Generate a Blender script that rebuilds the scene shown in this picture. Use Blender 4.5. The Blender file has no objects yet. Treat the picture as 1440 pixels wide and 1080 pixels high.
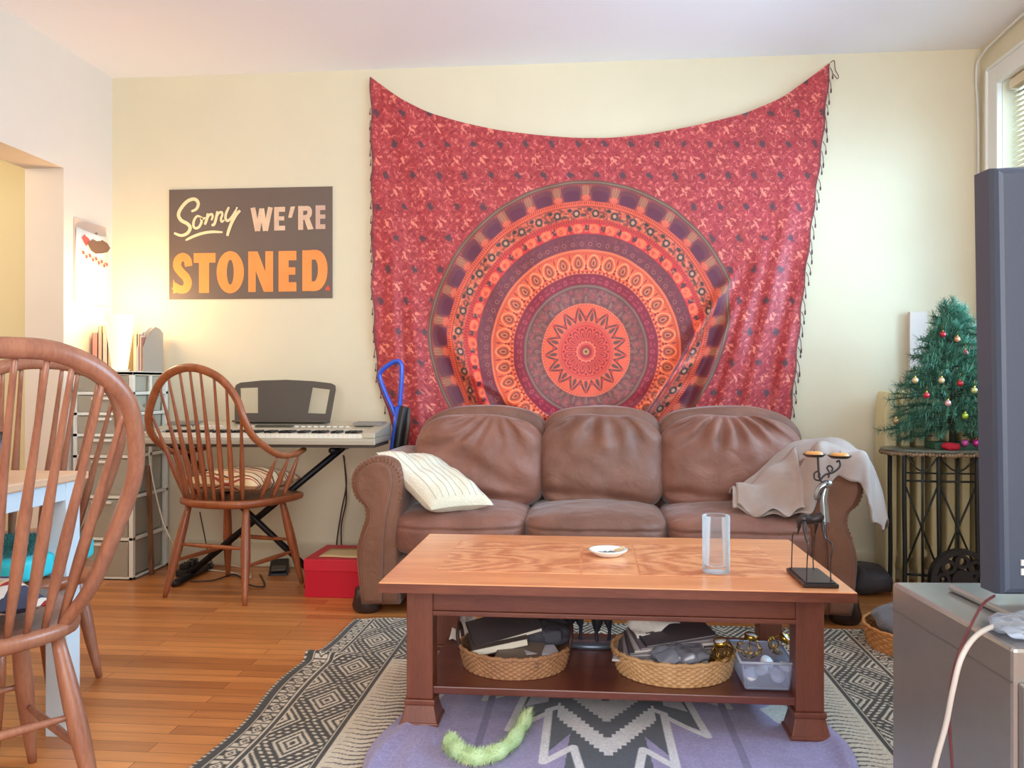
import bpy, math, random
import numpy as np
from mathutils import Vector, Matrix, noise
random.seed(7)
S = bpy.context.scene
COL = S.collection
PI = math.pi

# ------------------------------------------------------------------ camera
F = 1180.0; UC = 720.0; VC = 538.0; CAMZ = 0.97
TH = math.radians(5.1); SN = math.sin(TH); CS = math.cos(TH)
cd = bpy.data.cameras.new('camera'); cam = bpy.data.objects.new('camera', cd); COL.objects.link(cam)
cam.location = (0, 0, CAMZ); cam.rotation_euler = (PI/2, 0, TH)
cd.sensor_fit = 'HORIZONTAL'; cd.sensor_width = 36; cd.lens = F/1440*36
cd.shift_y = -(540-VC)/1440; cd.clip_start = 0.02
S.camera = cam

# ------------------------------------------------------------------ colour management, world, lights
S.view_settings.view_transform = 'Standard'; S.view_settings.look = 'None'
S.view_settings.gamma = 1; S.view_settings.use_curve_mapping = False
S.view_settings.exposure = 0.10
W = bpy.data.worlds.new('sky'); S.world = W; W.use_nodes = True
bg = W.node_tree.nodes['Background']; bg.inputs[0].default_value = (0.80, 0.90, 1.0, 1); bg.inputs[1].default_value = 1.1

def area(name, loc, rot, sx, sy, power, col, spread=180):
    l = bpy.data.lights.new(name, 'AREA'); l.shape = 'RECTANGLE'; l.size = sx; l.size_y = sy
    l.energy = power; l.color = col; l.spread = math.radians(spread)
    o = bpy.data.objects.new(name, l); COL.objects.link(o); o.location = loc; o.rotation_euler = rot
    return o
def point(name, loc, power, col, r=0.05):
    l = bpy.data.lights.new(name, 'POINT'); l.energy = power; l.color = col; l.shadow_soft_size = r
    o = bpy.data.objects.new(name, l); COL.objects.link(o); o.location = loc
    return o
# daylight outside the side window, fill light added outside an unseen window behind the camera
area('daylight_side_window', (2.25, 2.9, 1.75), (0, PI/2, 0), 1.6, 2.3, 175, (0.50, 0.77, 1.0))
area('fill_light_front', (0.3, -1.75, 1.55), (PI/2, 0, 0), 3.4, 1.9, 135, (1.0, 0.97, 0.97))
point('hall_fill_light', (-3.4, 3.0, 2.1), 20, (1.0, .84, .62), .15)  # unseen light added to brighten the hall

# ------------------------------------------------------------------ helpers
def at_y(u, v, y):            # point seen at pixel (u,v) on the plane y
    a = (u-UC)/F; t = y/(CS + a*SN)
    return Vector((t*(-SN + a*CS), y, CAMZ - (v-VC)/F*t))
def at_z(u, v, z):
    t = (CAMZ-z)*F/(v-VC); a = (u-UC)/F
    return Vector((t*(-SN+a*CS), t*(CS+a*SN), z))
def cm(xc, d, z=0):           # camera-frame side offset + distance
    return Vector((-SN*d + CS*xc, CS*d + SN*xc, z))
def lin(c):
    c = [x/255.0 for x in c[:3]]
    return tuple((x/12.92 if x <= 0.04045 else ((x+0.055)/1.055)**2.4) for x in c)

class MB:
    def __init__(s): s.v = []; s.f = []; s.sm = []
    def add(s, vs, fs, smooth=True):
        o = len(s.v); s.v.extend([tuple(p) for p in vs]); s.f.extend([tuple(i+o for i in f) for f in fs]); s.sm.extend([smooth]*len(fs)); return s
    def box(s, lo, hi, M=None):
        x0, y0, z0 = lo; x1, y1, z1 = hi
        vs = [(x0,y0,z0),(x1,y0,z0),(x1,y1,z0),(x0,y1,z0),(x0,y0,z1),(x1,y0,z1),(x1,y1,z1),(x0,y1,z1)]
        if M is not None: vs = [M @ Vector(p) for p in vs]
        return s.add(vs, [(0,3,2,1),(4,5,6,7),(0,1,5,4),(1,2,6,5),(2,3,7,6),(3,0,4,7)], False)
    def hexa(s, vs):           # 8 explicit points bottom ring then top ring
        return s.add(vs, [(0,3,2,1),(4,5,6,7),(0,1,5,4),(1,2,6,5),(2,3,7,6),(3,0,4,7)], False)
    def tube(s, pts, r, n=10, cap=True, flat=1.0, up=None):
        pts = [Vector(p) for p in pts]; m = len(pts)
        rs = r if hasattr(r, '__len__') else [r]*m
        if len(rs) != m: rs = [rs[0] + (rs[-1]-rs[0])*i/(m-1) for i in range(m)]
        t0 = (pts[1]-pts[0]).normalized()
        u = Vector(up) if up else (Vector((0,0,1)) if abs(t0.z) < 0.9 else Vector((1,0,0)))
        vs = []; fs = []
        prev = None
        for i in range(m):
            t = (pts[min(i+1,m-1)]-pts[max(i-1,0)])
            t = t.normalized() if t.length > 1e-9 else t0
            if prev is None: a = t.cross(u).normalized()
            else:
                a = prev - t*prev.dot(t); a = a.normalized() if a.length > 1e-6 else t.cross(u).normalized()
            prev = a; b = t.cross(a)
            for k in range(n):
                q = 2*PI*k/n; vs.append(pts[i] + a*math.cos(q)*rs[i] + b*math.sin(q)*rs[i]*flat)
        for i in range(m-1):
            for k in range(n):
                k2 = (k+1) % n; fs.append((i*n+k, i*n+k2, (i+1)*n+k2, (i+1)*n+k))
        if cap: fs.append(tuple(range(n-1,-1,-1))); fs.append(tuple((m-1)*n+k for k in range(n)))
        return s.add(vs, fs)
    def lathe(s, prof, c=(0,0,0), n=32, close=True, M=None):
        vs = []; fs = []; m = len(prof)
        for (r, z) in prof:
            for k in range(n):
                q = 2*PI*k/n; p = Vector((r*math.cos(q), r*math.sin(q), z))
                if M is not None: p = M @ p
                vs.append(p + Vector(c))
        for i in range(m-1):
            for k in range(n):
                k2 = (k+1) % n; fs.append((i*n+k, i*n+k2, (i+1)*n+k2, (i+1)*n+k))
        if close: fs.append(tuple(range(n-1,-1,-1))); fs.append(tuple((m-1)*n+k for k in range(n)))
        return s.add(vs, fs)
    def prism(s, poly, ext, axes=((1,0,0),(0,0,1)), o=(0,0,0), smooth=False):
        ax, ay = Vector(axes[0]), Vector(axes[1]); o = Vector(o); e = Vector(ext); n = len(poly)
        a = [o + ax*p[0] + ay*p[1] for p in poly]; b = [p + e for p in a]
        fs = [tuple(range(n)), tuple(range(2*n-1, n-1, -1))] + [(i, i+n, (i+1)%n+n, (i+1)%n) for i in range(n)]
        return s.add(a+b, fs, smooth)
    def grid(s, P, closed=False):   # P[i][j]
        m = len(P); n = len(P[0]); vs = [p for row in P for p in row]
        fs = [(i*n+j, i*n+j+1, (i+1)*n+j+1, (i+1)*n+j) for i in range(m-1) for j in range(n-1)]
        return s.add(vs, fs)
    def ball(s, c, r, n=14, sq=(1,1,1)):
        prof = [(max(1e-4, r*math.sin(PI*i/(n//2+2))), -r*math.cos(PI*i/(n//2+2))) for i in range(n//2+3)]
        M = Matrix.Diagonal((sq[0], sq[1], sq[2]))
        return s.lathe(prof, c, n, True, M)
    def soft(s, c, size, n=4.0, N=22, fn=None, M=None):  # rounded soft box
        hx, hy, hz = size[0]/2, size[1]/2, size[2]/2; c = Vector(c)
        key = {}; vs = []; fs = []
        def vid(a, b, d):
            k = (round(a*1000), round(b*1000), round(d*1000))
            if k not in key:
                r = (abs(a)**n + abs(b)**n + abs(d)**n)**(-1.0/n)
                p = Vector((a*r*hx, b*r*hy, d*r*hz)); q = Vector((a*r, b*r, d*r))
                if fn: p = fn(p, q)
                if M is not None: p = M @ p
                key[k] = len(vs); vs.append(c + p)
            return key[k]
        t = [math.sin((-1+2*i/N)*PI/4)/math.sin(PI/4) for i in range(N+1)]
        for ax in range(3):
            for sg in (-1, 1):
                for i in range(N):
                    for j in range(N):
                        q = []
                        for (ii, jj) in ((i,j),(i+1,j),(i+1,j+1),(i,j+1)):
                            p = [0,0,0]; p[ax] = sg; p[(ax+1)%3] = t[ii]; p[(ax+2)%3] = t[jj]; q.append(vid(*p))
                        fs.append(tuple(q) if sg > 0 else tuple(reversed(q)))
        return s.add(vs, fs)
    def build(s, name, mat, parent=None, world=True, loc=None, smooth=None, bevel=0, sub=0, solid=0):
        off = Vector((0,0,0))
        if parent is not None and world:
            q = parent
            while q is not None: off += q.location; q = q.parent
        elif parent is None and loc is not None: off = Vector(loc)
        me = bpy.data.meshes.new(name)
        me.from_pydata([tuple(Vector(p)-off) for p in s.v], [], s.f); 
        me.polygons.foreach_set('use_smooth', [x if smooth is None else smooth for x in s.sm])
        if mat is not None: me.materials.append(mat)
        me.update()
        o = bpy.data.objects.new(name, me); COL.objects.link(o)
        if parent is not None: o.parent = parent
        elif loc is not None: o.location = loc
        if bevel:
            b = o.modifiers.new('bevel', 'BEVEL'); b.width = bevel; b.segments = 2; b.limit_method = 'ANGLE'; b.angle_limit = math.radians(40)
        if solid:
            b = o.modifiers.new('solid', 'SOLIDIFY'); b.thickness = solid; b.offset = 0
        if sub:
            b = o.modifiers.new('sub', 'SUBSURF'); b.levels = sub; b.render_levels = sub
        return o

def tag(o, label, cat, group=None):
    o['label'] = label; o['category'] = cat
    if group: o['group'] = group
    return o
def thing(name, label, cat, loc=(0,0,0), rz=0, group=None):
    o = bpy.data.objects.new(name, None); COL.objects.link(o); o.location = loc; o.rotation_euler = (0,0,rz)
    o.empty_display_size = 0.05
    return tag(o, label, cat, group)
def struct(o): o['kind'] = 'structure'; return o
def lab(o, l): o['label'] = l; return o
def crom(pts, k=8, closed=False):
    pts = [Vector(p) for p in pts]; n = len(pts); out = []
    rng = n if closed else n-1
    for i in range(rng):
        if closed: p0, p1, p2, p3 = pts[(i-1)%n], pts[i], pts[(i+1)%n], pts[(i+2)%n]
        else: p0, p1, p2, p3 = pts[max(i-1,0)], pts[i], pts[i+1], pts[min(i+2,n-1)]
        for j in range(k):
            t = j/k
            out.append(0.5*((2*p1) + (p2-p0)*t + (2*p0-5*p1+4*p2-p3)*t*t + (3*p1-p0-3*p2+p3)*t**3))
    if not closed: out.append(pts[-1])
    return out
def copy_tree(o, parent=None):
    c = o.copy(); COL.objects.link(c)
    if parent is not None: c.parent = parent
    for ch in list(o.children): copy_tree(ch, c)
    return c

# ------------------------------------------------------------------ materials
def mat(name, col=(200,200,200), rough=0.6, metal=0, spec=0.5, bump=None, bscale=60, bstr=0.15, var=0, vscale=6, sheen=0, alpha=None, trans=0, coat=0, emit=None, estr=0, hue2=None, stretch=(1,1,1), ior=1.45, sss=0):
    m = bpy.data.materials.new(name); m.use_nodes = True
    nt = m.node_tree; b = nt.nodes['Principled BSDF']; N = nt.nodes.new; L = nt.links.new
    c = lin(col); b.inputs['Base Color'].default_value = (*c, 1)
    b.inputs['Roughness'].default_value = rough; b.inputs['Metallic'].default_value = metal
    b.inputs['Specular IOR Level'].default_value = spec; b.inputs['IOR'].default_value = ior
    if sheen: b.inputs['Sheen Weight'].default_value = sheen; b.inputs['Sheen Roughness'].default_value = 0.4
    if coat: b.inputs['Coat Weight'].default_value = coat; b.inputs['Coat Roughness'].default_value = 0.15
    if trans: b.inputs['Transmission Weight'].default_value = trans
    if alpha is not None: b.inputs['Alpha'].default_value = alpha
    if emit: b.inputs['Emission Color'].default_value = (*lin(emit), 1); b.inputs['Emission Strength'].default_value = estr
    tc = N('ShaderNodeTexCoord'); mp = N('ShaderNodeMapping'); mp.inputs['Scale'].default_value = stretch
    L(tc.outputs['Object'], mp.inputs['Vector'])
    if var or hue2:
        n = N('ShaderNodeTexNoise'); n.inputs['Scale'].default_value = vscale; n.inputs['Detail'].default_value = 5; n.inputs['Roughness'].default_value = .6
        L(mp.outputs[0], n.inputs['Vector'])
        r = N('ShaderNodeValToRGB'); e = r.color_ramp.elements
        c2 = lin(hue2) if hue2 else tuple(min(1, x*(1+var)) for x in c)
        c1 = c if hue2 else tuple(x*(1-var) for x in c)
        e[0].position = .32; e[0].color = (*c1, 1); e[1].position = .7; e[1].color = (*c2, 1)
        L(n.outputs[0], r.inputs[0]); L(r.outputs[0], b.inputs['Base Color'])
    if bump:
        n2 = N('ShaderNodeTexNoise' if bump == 'noise' else 'ShaderNodeTexVoronoi'); n2.inputs['Scale'].default_value = bscale
        if bump == 'noise': n2.inputs['Detail'].default_value = 4
        L(mp.outputs[0], n2.inputs['Vector'])
        bp = N('ShaderNodeBump'); bp.inputs['Strength'].default_value = bstr; bp.inputs['Distance'].default_value = 0.01
        L(n2.outputs[0], bp.inputs['Height']); L(bp.outputs[0], b.inputs['Normal'])
    return m

def wood(name, c1, c2, axis='x', scale=8, rough=0.4, grain=1.0, coat=0.0, ring=14, dist=6.0, st=None):
    m = bpy.data.materials.new(name); m.use_nodes = True
    nt = m.node_tree; b = nt.nodes['Principled BSDF']; N = nt.nodes.new; L = nt.links.new
    tc = N('ShaderNodeTexCoord'); mp = N('ShaderNodeMapping')
    st = st or {'x': (0.12, 1, 1), 'y': (1, .12, 1), 'z': (1, 1, .12)}[axis]
    mp.inputs['Scale'].default_value = st; L(tc.outputs['Object'], mp.inputs[0])
    n = N('ShaderNodeTexNoise'); n.inputs['Scale'].default_value = scale; n.inputs['Detail'].default_value = 3; L(mp.outputs[0], n.inputs['Vector'])
    mu = N('ShaderNodeMath'); mu.operation = 'MULTIPLY'; mu.inputs[1].default_value = ring; L(n.outputs[0], mu.inputs[0])
    si = N('ShaderNodeMath'); si.operation = 'SINE'; 
    mu2 = N('ShaderNodeMath'); mu2.operation = 'MULTIPLY'; mu2.inputs[1].default_value = dist; L(mu.outputs[0], mu2.inputs[0]); L(mu2.outputs[0], si.inputs[0])
    n2 = N('ShaderNodeTexNoise'); n2.inputs['Scale'].default_value = scale*28; n2.inputs['Detail'].default_value = 4; L(mp.outputs[0], n2.inputs['Vector'])
    ma = N('ShaderNodeMath'); ma.operation = 'MULTIPLY_ADD'; ma.inputs[1].default_value = .16*grain; ma.inputs[2].default_value = .2; L(si.outputs[0], ma.inputs[0])
    ad = N('ShaderNodeMath'); ad.operation = 'ADD'; L(ma.outputs[0], ad.inputs[0]); 
    m3 = N('ShaderNodeMath'); m3.operation = 'MULTIPLY'; m3.inputs[1].default_value = .62; L(n2.outputs[0], m3.inputs[0]); L(m3.outputs[0], ad.inputs[1])
    r = N('ShaderNodeValToRGB'); e = r.color_ramp.elements; e[0].position = .3; e[0].color = (*lin(c2),1); e[1].position = .72; e[1].color = (*lin(c1),1)
    L(ad.outputs[0], r.inputs[0]); L(r.outputs[0], b.inputs['Base Color'])
    b.inputs['Roughness'].default_value = rough
    if coat: b.inputs['Coat Weight'].default_value = coat; b.inputs['Coat Roughness'].default_value = .2
    return m

def glassy(name, col, alpha, rough=0.1):     # thin clear sheet or plastic
    m = bpy.data.materials.new(name); m.use_nodes = True; nt = m.node_tree; N = nt.nodes.new; L = nt.links.new
    b = nt.nodes['Principled BSDF']; b.inputs['Base Color'].default_value = (*lin(col),1); b.inputs['Roughness'].default_value = rough
    t = N('ShaderNodeBsdfTransparent'); t.inputs[0].default_value = (*[0.6+0.4*x for x in lin(col)],1)
    x = N('ShaderNodeMixShader'); fr = N('ShaderNodeFresnel'); fr.inputs[0].default_value = 1.35
    ma = N('ShaderNodeMath'); ma.operation = 'ADD'; ma.inputs[1].default_value = alpha; ma.use_clamp = True
    L(fr.outputs[0], ma.inputs[0]); L(ma.outputs[0], x.inputs[0]); L(t.outputs[0], x.inputs[1]); L(b.outputs[0], x.inputs[2])
    L(x.outputs[0], nt.nodes['Material Output'].inputs[0])
    return m

def cloth_attr(name, rough=0.85, bscale=700, bstr=.1, sheen=.3, spec=.3):   # woven pattern stored on the cloth itself
    m = mat(name, rough=rough, bump='noise', bscale=bscale, bstr=bstr, sheen=sheen, spec=spec)
    nt = m.node_tree; a = nt.nodes.new('ShaderNodeAttribute'); a.attribute_name = 'pattern'
    n = nt.nodes.new('ShaderNodeTexNoise'); n.inputs['Scale'].default_value = 25
    mx = nt.nodes.new('ShaderNodeMixRGB'); mx.blend_type = 'OVERLAY'; mx.inputs[0].default_value = .18
    nt.links.new(a.outputs['Color'], mx.inputs[1]); nt.links.new(n.outputs[0], mx.inputs[2])
    nt.links.new(mx.outputs[0], nt.nodes['Principled BSDF'].inputs['Base Color'])
    return m

def np_grid(name, X, Y, Z, colr, m, loc=(0,0,0), solid=0):     # dense cloth sheet with a colour per vertex
    h, w = X.shape; co = np.stack([X-loc[0], Y-loc[1], Z-loc[2]], -1).reshape(-1,3).astype(np.float32)
    idx = np.arange(h*w).reshape(h,w)
    q = np.stack([idx[:-1,:-1], idx[:-1,1:], idx[1:,1:], idx[1:,:-1]], -1).reshape(-1,4).astype(np.int32)
    me = bpy.data.meshes.new(name); me.vertices.add(h*w); me.vertices.foreach_set('co', co.ravel())
    me.loops.add(q.size); me.loops.foreach_set('vertex_index', q.ravel())
    me.polygons.add(len(q)); me.polygons.foreach_set('loop_start', np.arange(0, q.size, 4, dtype=np.int32))
    me.polygons.foreach_set('use_smooth', np.ones(len(q), dtype=bool))
    me.update(); 
    at = me.color_attributes.new('pattern', 'FLOAT_COLOR', 'POINT')
    c = np.clip(colr, 0, 255)/255.0; c = np.where(c <= .04045, c/12.92, ((c+.055)/1.055)**2.4)
    at.data.foreach_set('color', np.concatenate([c.reshape(-1,3), np.ones((h*w,1))], 1).astype(np.float32).ravel())
    me.materials.append(m); me.validate()
    o = bpy.data.objects.new(name, me); COL.objects.link(o); o.location = loc
    if solid: b = o.modifiers.new('solid', 'SOLIDIFY'); b.thickness = solid; b.offset = -1
    return o
def ss(a, b, x): t = np.clip((x-a)/(b-a), 0, 1); return t*t*(3-2*t)
def vnoise(x, y, s=1.0, seed=0):
    x = x*s; y = y*s; xi = np.floor(x); yi = np.floor(y); fx = x-xi; fy = y-yi; fx = fx*fx*(3-2*fx); fy = fy*fy*(3-2*fy)
    def h(a, b): v = np.sin(a*127.1+b*311.7+seed*74.7)*43758.5453; return v-np.floor(v)
    return (h(xi,yi)*(1-fx)+h(xi+1,yi)*fx)*(1-fy)+(h(xi,yi+1)*(1-fx)+h(xi+1,yi+1)*fx)*fy

M_wall = mat('cream_wall_paint', (222,212,184), .85, var=.03, vscale=1.5, bump='noise', bscale=90, bstr=.04)
M_wallL = mat('pale_wall_paint', (226,214,200), .85, var=.03, vscale=1.5, bump='noise', bscale=90, bstr=.04)
M_ceil = mat('white_ceiling_paint', (246,244,246), .9, bump='noise', bscale=60, bstr=.05)
M_yel = mat('yellow_hall_paint', (226,214,178), .85)
M_trim = mat('white_trim_paint', (228,228,222), .5)
M_red = mat('red_card', (200,30,50), .55, spec=.3)
M_chair = wood('chair_wood', (168,98,58), (134,72,42), 'z', 6, .38, .6, coat=.2, ring=6)
M_chair2 = wood('hazy_chair_wood', (168,112,84), (138,86,64), 'z', 6, .38, .6, coat=.2, ring=6)  # paler, greyer copy of the chair wood, haze put into its colour
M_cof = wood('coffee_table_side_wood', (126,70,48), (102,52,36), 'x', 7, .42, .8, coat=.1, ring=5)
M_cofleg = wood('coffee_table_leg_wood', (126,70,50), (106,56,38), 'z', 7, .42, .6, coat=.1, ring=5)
M_black = mat('black_metal', (32,31,33), .45, metal=.3)
M_blackp = mat('black_plastic', (30,30,33), .4)
M_white = mat('white_plastic', (226,226,222), .45)
# ------------------------------------------------------------------ room shell
XL, XR, YB, ZC, YF = -2.54, 1.92, 4.30, 2.605, -1.2
def planks():
    m = bpy.data.materials.new('oak_strip_floor'); m.use_nodes = True; nt = m.node_tree; b = nt.nodes['Principled BSDF']; N = nt.nodes.new; L = nt.links.new
    tc = N('ShaderNodeTexCoord'); br = N('ShaderNodeTexBrick'); L(tc.outputs['Object'], br.inputs['Vector'])
    br.inputs['Scale'].default_value = 1; br.inputs['Brick Width'].default_value = 1.15; br.inputs['Row Height'].default_value = .057
    br.inputs['Mortar Size'].default_value = .0012; br.inputs['Mortar Smooth'].default_value = .3; br.inputs['Bias'].default_value = 0; br.offset = .37; br.offset_frequency = 2
    br.inputs['Color1'].default_value = (0,0,0,1); br.inputs['Color2'].default_value = (1,1,1,1); br.inputs['Mortar'].default_value = (.2,.2,.2,1)
    mp = N('ShaderNodeMapping'); mp.inputs['Scale'].default_value = (.1, 1, 1); L(tc.outputs['Object'], mp.inputs[0])
    n = N('ShaderNodeTexNoise'); n.inputs['Scale'].default_value = 45; n.inputs['Detail'].default_value = 5; L(mp.outputs[0], n.inputs['Vector'])
    n3 = N('ShaderNodeTexNoise'); n3.inputs['Scale'].default_value = 9; n3.inputs['Detail'].default_value = 2; L(mp.outputs[0], n3.inputs['Vector'])
    a = N('ShaderNodeMath'); a.operation = 'MULTIPLY_ADD'; a.inputs[1].default_value = .42; L(br.outputs['Color'], a.inputs[0])
    a2 = N('ShaderNodeMath'); a2.operation = 'MULTIPLY_ADD'; a2.inputs[1].default_value = .5; L(n.outputs[0], a2.inputs[0]); 
    a3 = N('ShaderNodeMath'); a3.operation = 'MULTIPLY'; a3.inputs[1].default_value = .35; L(n3.outputs[0], a3.inputs[0]); L(a3.outputs[0], a2.inputs[2]); L(a2.outputs[0], a.inputs[2])
    r = N('ShaderNodeValToRGB'); e = r.color_ramp.elements; e[0].position = .22; e[0].color = (*lin((158,90,42)),1); e[1].position = .95; e[1].color = (*lin((224,148,82)),1)
    L(a.outputs[0], r.inputs[0])
    mx = N('ShaderNodeMixRGB'); mx.inputs[2].default_value = (*lin((92,44,22)),1); L(br.outputs['Fac'], mx.inputs[0]); L(r.outputs[0], mx.inputs[1]); L(mx.outputs[0], b.inputs['Base Color'])
    b.inputs['Roughness'].default_value = .33; b.inputs['Coat Weight'].default_value = .15; b.inputs['Coat Roughness'].default_value = .25
    return m
M_floor = planks()
struct(MB().box((-4.2,YF-.1,-.1),(XR+.1,YB+.1,0)).build('floor', M_floor))
struct(MB().box((XL-.2,YF-.1,ZC),(XR+.2,YB+.2,ZC+.1)).build('ceiling', M_ceil))
struct(MB().box((XL-.2,YB,0),(XR+.2,YB+.15,ZC)).build('wall_back', M_wall))
w = MB(); w.box((XL-.2,3.88,0),(XL,YB,ZC)); w.box((XL-.2,2.2,2.017),(XL,3.88,ZC)); w.box((XL-.2,YF-.1,0),(XL,2.2,ZC))
struct(w.build('wall_left', M_wallL))
# hall beyond the opening
struct(MB().box((-4.1,1.0,0),(-4.0,YB+.1,ZC)).build('wall_hall', M_yel))
struct(MB().box((-4.0,YB,0),(XL-.2,YB+.1,ZC)).build('wall_hall_end', M_yel))
struct(MB().box((-4.1,1.0,2.45),(XL-.2,YB+.1,2.55)).build('ceiling_hall', M_ceil))
struct(MB().box((-4.0,.9,0),(XL-.2,1.0,ZC)).build('wall_hall_near', M_yel))
# side window wall
WY0, WY1, WZ0, WZ1 = 1.75, 4.08, .95, 2.36
w = MB(); w.box((XR,YF-.1,0),(XR+.2,WY0,ZC)); w.box((XR,WY1,0),(XR+.2,YB,ZC)); w.box((XR,WY0,0),(XR+.2,WY1,WZ0)); w.box((XR,WY0,WZ1),(XR+.2,WY1,ZC))
struct(w.build('wall_right', M_wall))
fw = MB()
for (y0,y1,z0,z1) in ((WY0-.1,WY0,WZ0-.1,WZ1+.1),(WY1,WY1+.1,WZ0-.1,WZ1+.1),(WY0,WY1,WZ1,WZ1+.1),(WY0,WY1,WZ0-.1,WZ0)):
    fw.box((XR-.025,y0,z0),(XR,y1,z1))
fw.box((XR-.035,WY1+.085,WZ0-.1),(XR-.02,WY1+.1,WZ1+.1)); fw.box((XR-.035,WY0-.1,WZ1+.085),(XR-.02,WY1+.1,WZ1+.1)); fw.box((XR-.07,WY0-.12,WZ0-.02),(XR+.1,WY1+.12,WZ0+.01))
win = struct(fw.build('window_1', M_trim, bevel=.004))
fr = MB()
for (y0,y1,z0,z1) in ((WY0,WY0+.05,WZ0,WZ1),(WY1-.05,WY1,WZ0,WZ1),(WY0,WY1,WZ0+.01,WZ0+.06),(WY0,WY1,WZ1-.05,WZ1),((WY0+WY1)/2-.04,(WY0+WY1)/2+.04,WZ0,WZ1),(WY0,WY1,1.62,1.67)):
    fr.box((XR+.09,y0,z0),(XR+.13,y1,z1))
fr.build('window_frame', M_trim, win)
MB().box((XR+.105,WY0+.05,WZ0+.05),(XR+.11,WY1-.05,WZ1-.05)).build('window_pane', glassy('window_glass', (235,245,250), .02, .02), win)
# unseen wall behind the camera, wide window added to let fill light in
w = MB(); w.box((XL-.2,YF-.2,0),(-1.5,YF,ZC)); w.box((1.95,YF-.2,0),(XR+.2,YF,ZC)); w.box((-1.5,YF-.2,0),(1.95,YF,.5)); w.box((-1.5,YF-.2,2.5),(1.95,YF,ZC))
struct(w.build('wall_front', M_wall))
w = MB()
for x in (-1.5,-.35,.8,1.9): w.box((x,YF-.12,.5),(x+.06,YF-.06,2.5))
w.box((-1.5,YF-.12,1.5),(1.95,YF-.06,1.55)); w.box((-1.55,YF-.1,.46),(2.0,YF+.04,.5))
struct(w.build('front_fill_window', M_trim))
struct(MB().box((XL,YB-.018,0),(XR,YB,.135)).build('baseboard_back', mat('baseboard_paint', (214,204,176), .5), bevel=.006))
w = MB(); w.box((XL,3.88,0),(XL+.018,YB,.135)); w.box((XL,YF,0),(XL+.018,2.2,.135)); struct(w.build('baseboard_left', M_trim, bevel=.006))
struct(MB().box((XR-.018,YF,0),(XR,YB,.135)).build('baseboard_right', M_trim, bevel=.006))

# window blind, raised part way
bl = thing('window_blind', 'raised beige slatted blind in the top of the side window', 'blind', (XR+.03, 3.45, 2.33))
M_bl = mat('beige_blind', (222,206,176), .6)
MB().box((XR+.005,2.98,2.31),(XR+.06,4.03,2.355)).build('head_rail', M_bl, bl, bevel=.004)
sl = MB()
for k in range(17):
    z = 2.30-k*.023
    sl.hexa([Vector(p) for p in ((XR+.012,3.0,z-.008),(XR+.052,3.0,z+.004),(XR+.052,4.01,z+.004),(XR+.012,4.01,z-.008),(XR+.012,3.0,z-.0065),(XR+.052,3.0,z+.0055),(XR+.052,4.01,z+.0055),(XR+.012,4.01,z-.0065))])
sl.build('slats', M_bl, bl)
MB().box((XR+.01,2.99,1.885),(XR+.055,4.02,1.91)).build('bottom_rail', M_bl, bl, bevel=.003)
# wire in the corner
tag(MB().tube(crom([(1.905,2.6,2.585),(1.905,3.4,2.59),(1.90,4.0,2.575),(1.895,4.23,2.545),(1.893,4.28,2.47),(1.905,4.285,2.2),(1.905,4.285,1.6),(1.905,4.285,.9)],8), .006, 8).build('wall_cable', M_white, loc=(1.9,4.285,.9)), 'white cable run along the ceiling edge and down the window corner', 'cable')

# ceiling lamp just above the frame, warm
cl = cm(-.33, 3.15, ZC)
t = thing('ceiling_light', 'round frosted ceiling lamp giving a warm glow overhead', 'ceiling light', cl)
MB().lathe([(.001,0),(.16,0),(.16,-.02),(.001,-.02)], cl, 40).build('lamp_base', M_white, t)
MB().lathe([(.14,-.02),(.14,-.035),(.12,-.06),(.07,-.08),(.001,-.086)], cl, 40, close=False).build('lamp_shade', mat('lit_frosted_glass', (255,225,190), .4, emit=(255,196,150), estr=10), t)

# ------------------------------------------------------------------ poster
po = thing('poster', 'dark SORRY WE\'RE STONED poster with cream and orange lettering on the back wall', 'poster', (-1.77, YB-.002, 1.41))
PX0, PX1, PZ0, PZ1 = -2.219, -1.328, 1.413, 1.998
def pc(x, y, d=0): return Vector((PX0+(x-95)/(1365-95)*(PX1-PX0), YB-.007-d, PZ1-(y-97)/(945-97)*(PZ1-PZ0)))
n = 14; g = []
for j in range(5):
    g.append([Vector((PX0+(PX1-PX0)*i/n, YB-.005-(.004*math.sin(i*.9)+.004 if j in (0,) and 0 < i < n else 0), PZ0+(PZ1-PZ0)*(1-j/4))) for i in range(n+1)])
M_post = mat('faded_black_print', (110,94,84), .45, var=.05, vscale=3)
MB().box((PX0,YB-.006,PZ0),(PX1,YB-.002,PZ1)).build('paper_sheet', M_post, po)
M_cream = mat('cream_print', (240,218,170), .5); M_or = mat('orange_print', (250,140,72), .5, hue2=(246,160,84), vscale=3); M_wr = mat('worn_cream_print', (236,206,168), .5, hue2=(210,170,150), vscale=9)
def ribbon(mb, pts, w, d, k=6, taper=0):
    P = [Vector((p[0],p[1],0)) for p in pts]
    P = crom(P, k) if k > 1 else P
    n = len(P); A = []; B = []
    for i in range(n):
        t = (P[min(i+1,n-1)]-P[max(i-1,0)]).normalized(); nn = Vector((-t.y, t.x, 0))
        s = i/(n-1); ww = w/2*(1-taper*(abs(2*s-1)**4)); A.append(pc(P[i].x+nn.x*ww, P[i].y+nn.y*ww, d)); B.append(pc(P[i].x-nn.x*ww, P[i].y-nn.y*ww, d))
    mb.add(A+B, [(i, i+1, n+i+1, n+i) for i in range(n-1)], False)
def pol(mb, pts, d): mb.add([pc(x,y,d) for x,y in pts], [tuple(range(len(pts)))], False)
def rc(mb, x0,y0,x1,y1,d): pol(mb, [(x0,y0),(x1,y0),(x1,y1),(x0,y1)], d)
m = MB()
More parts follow.
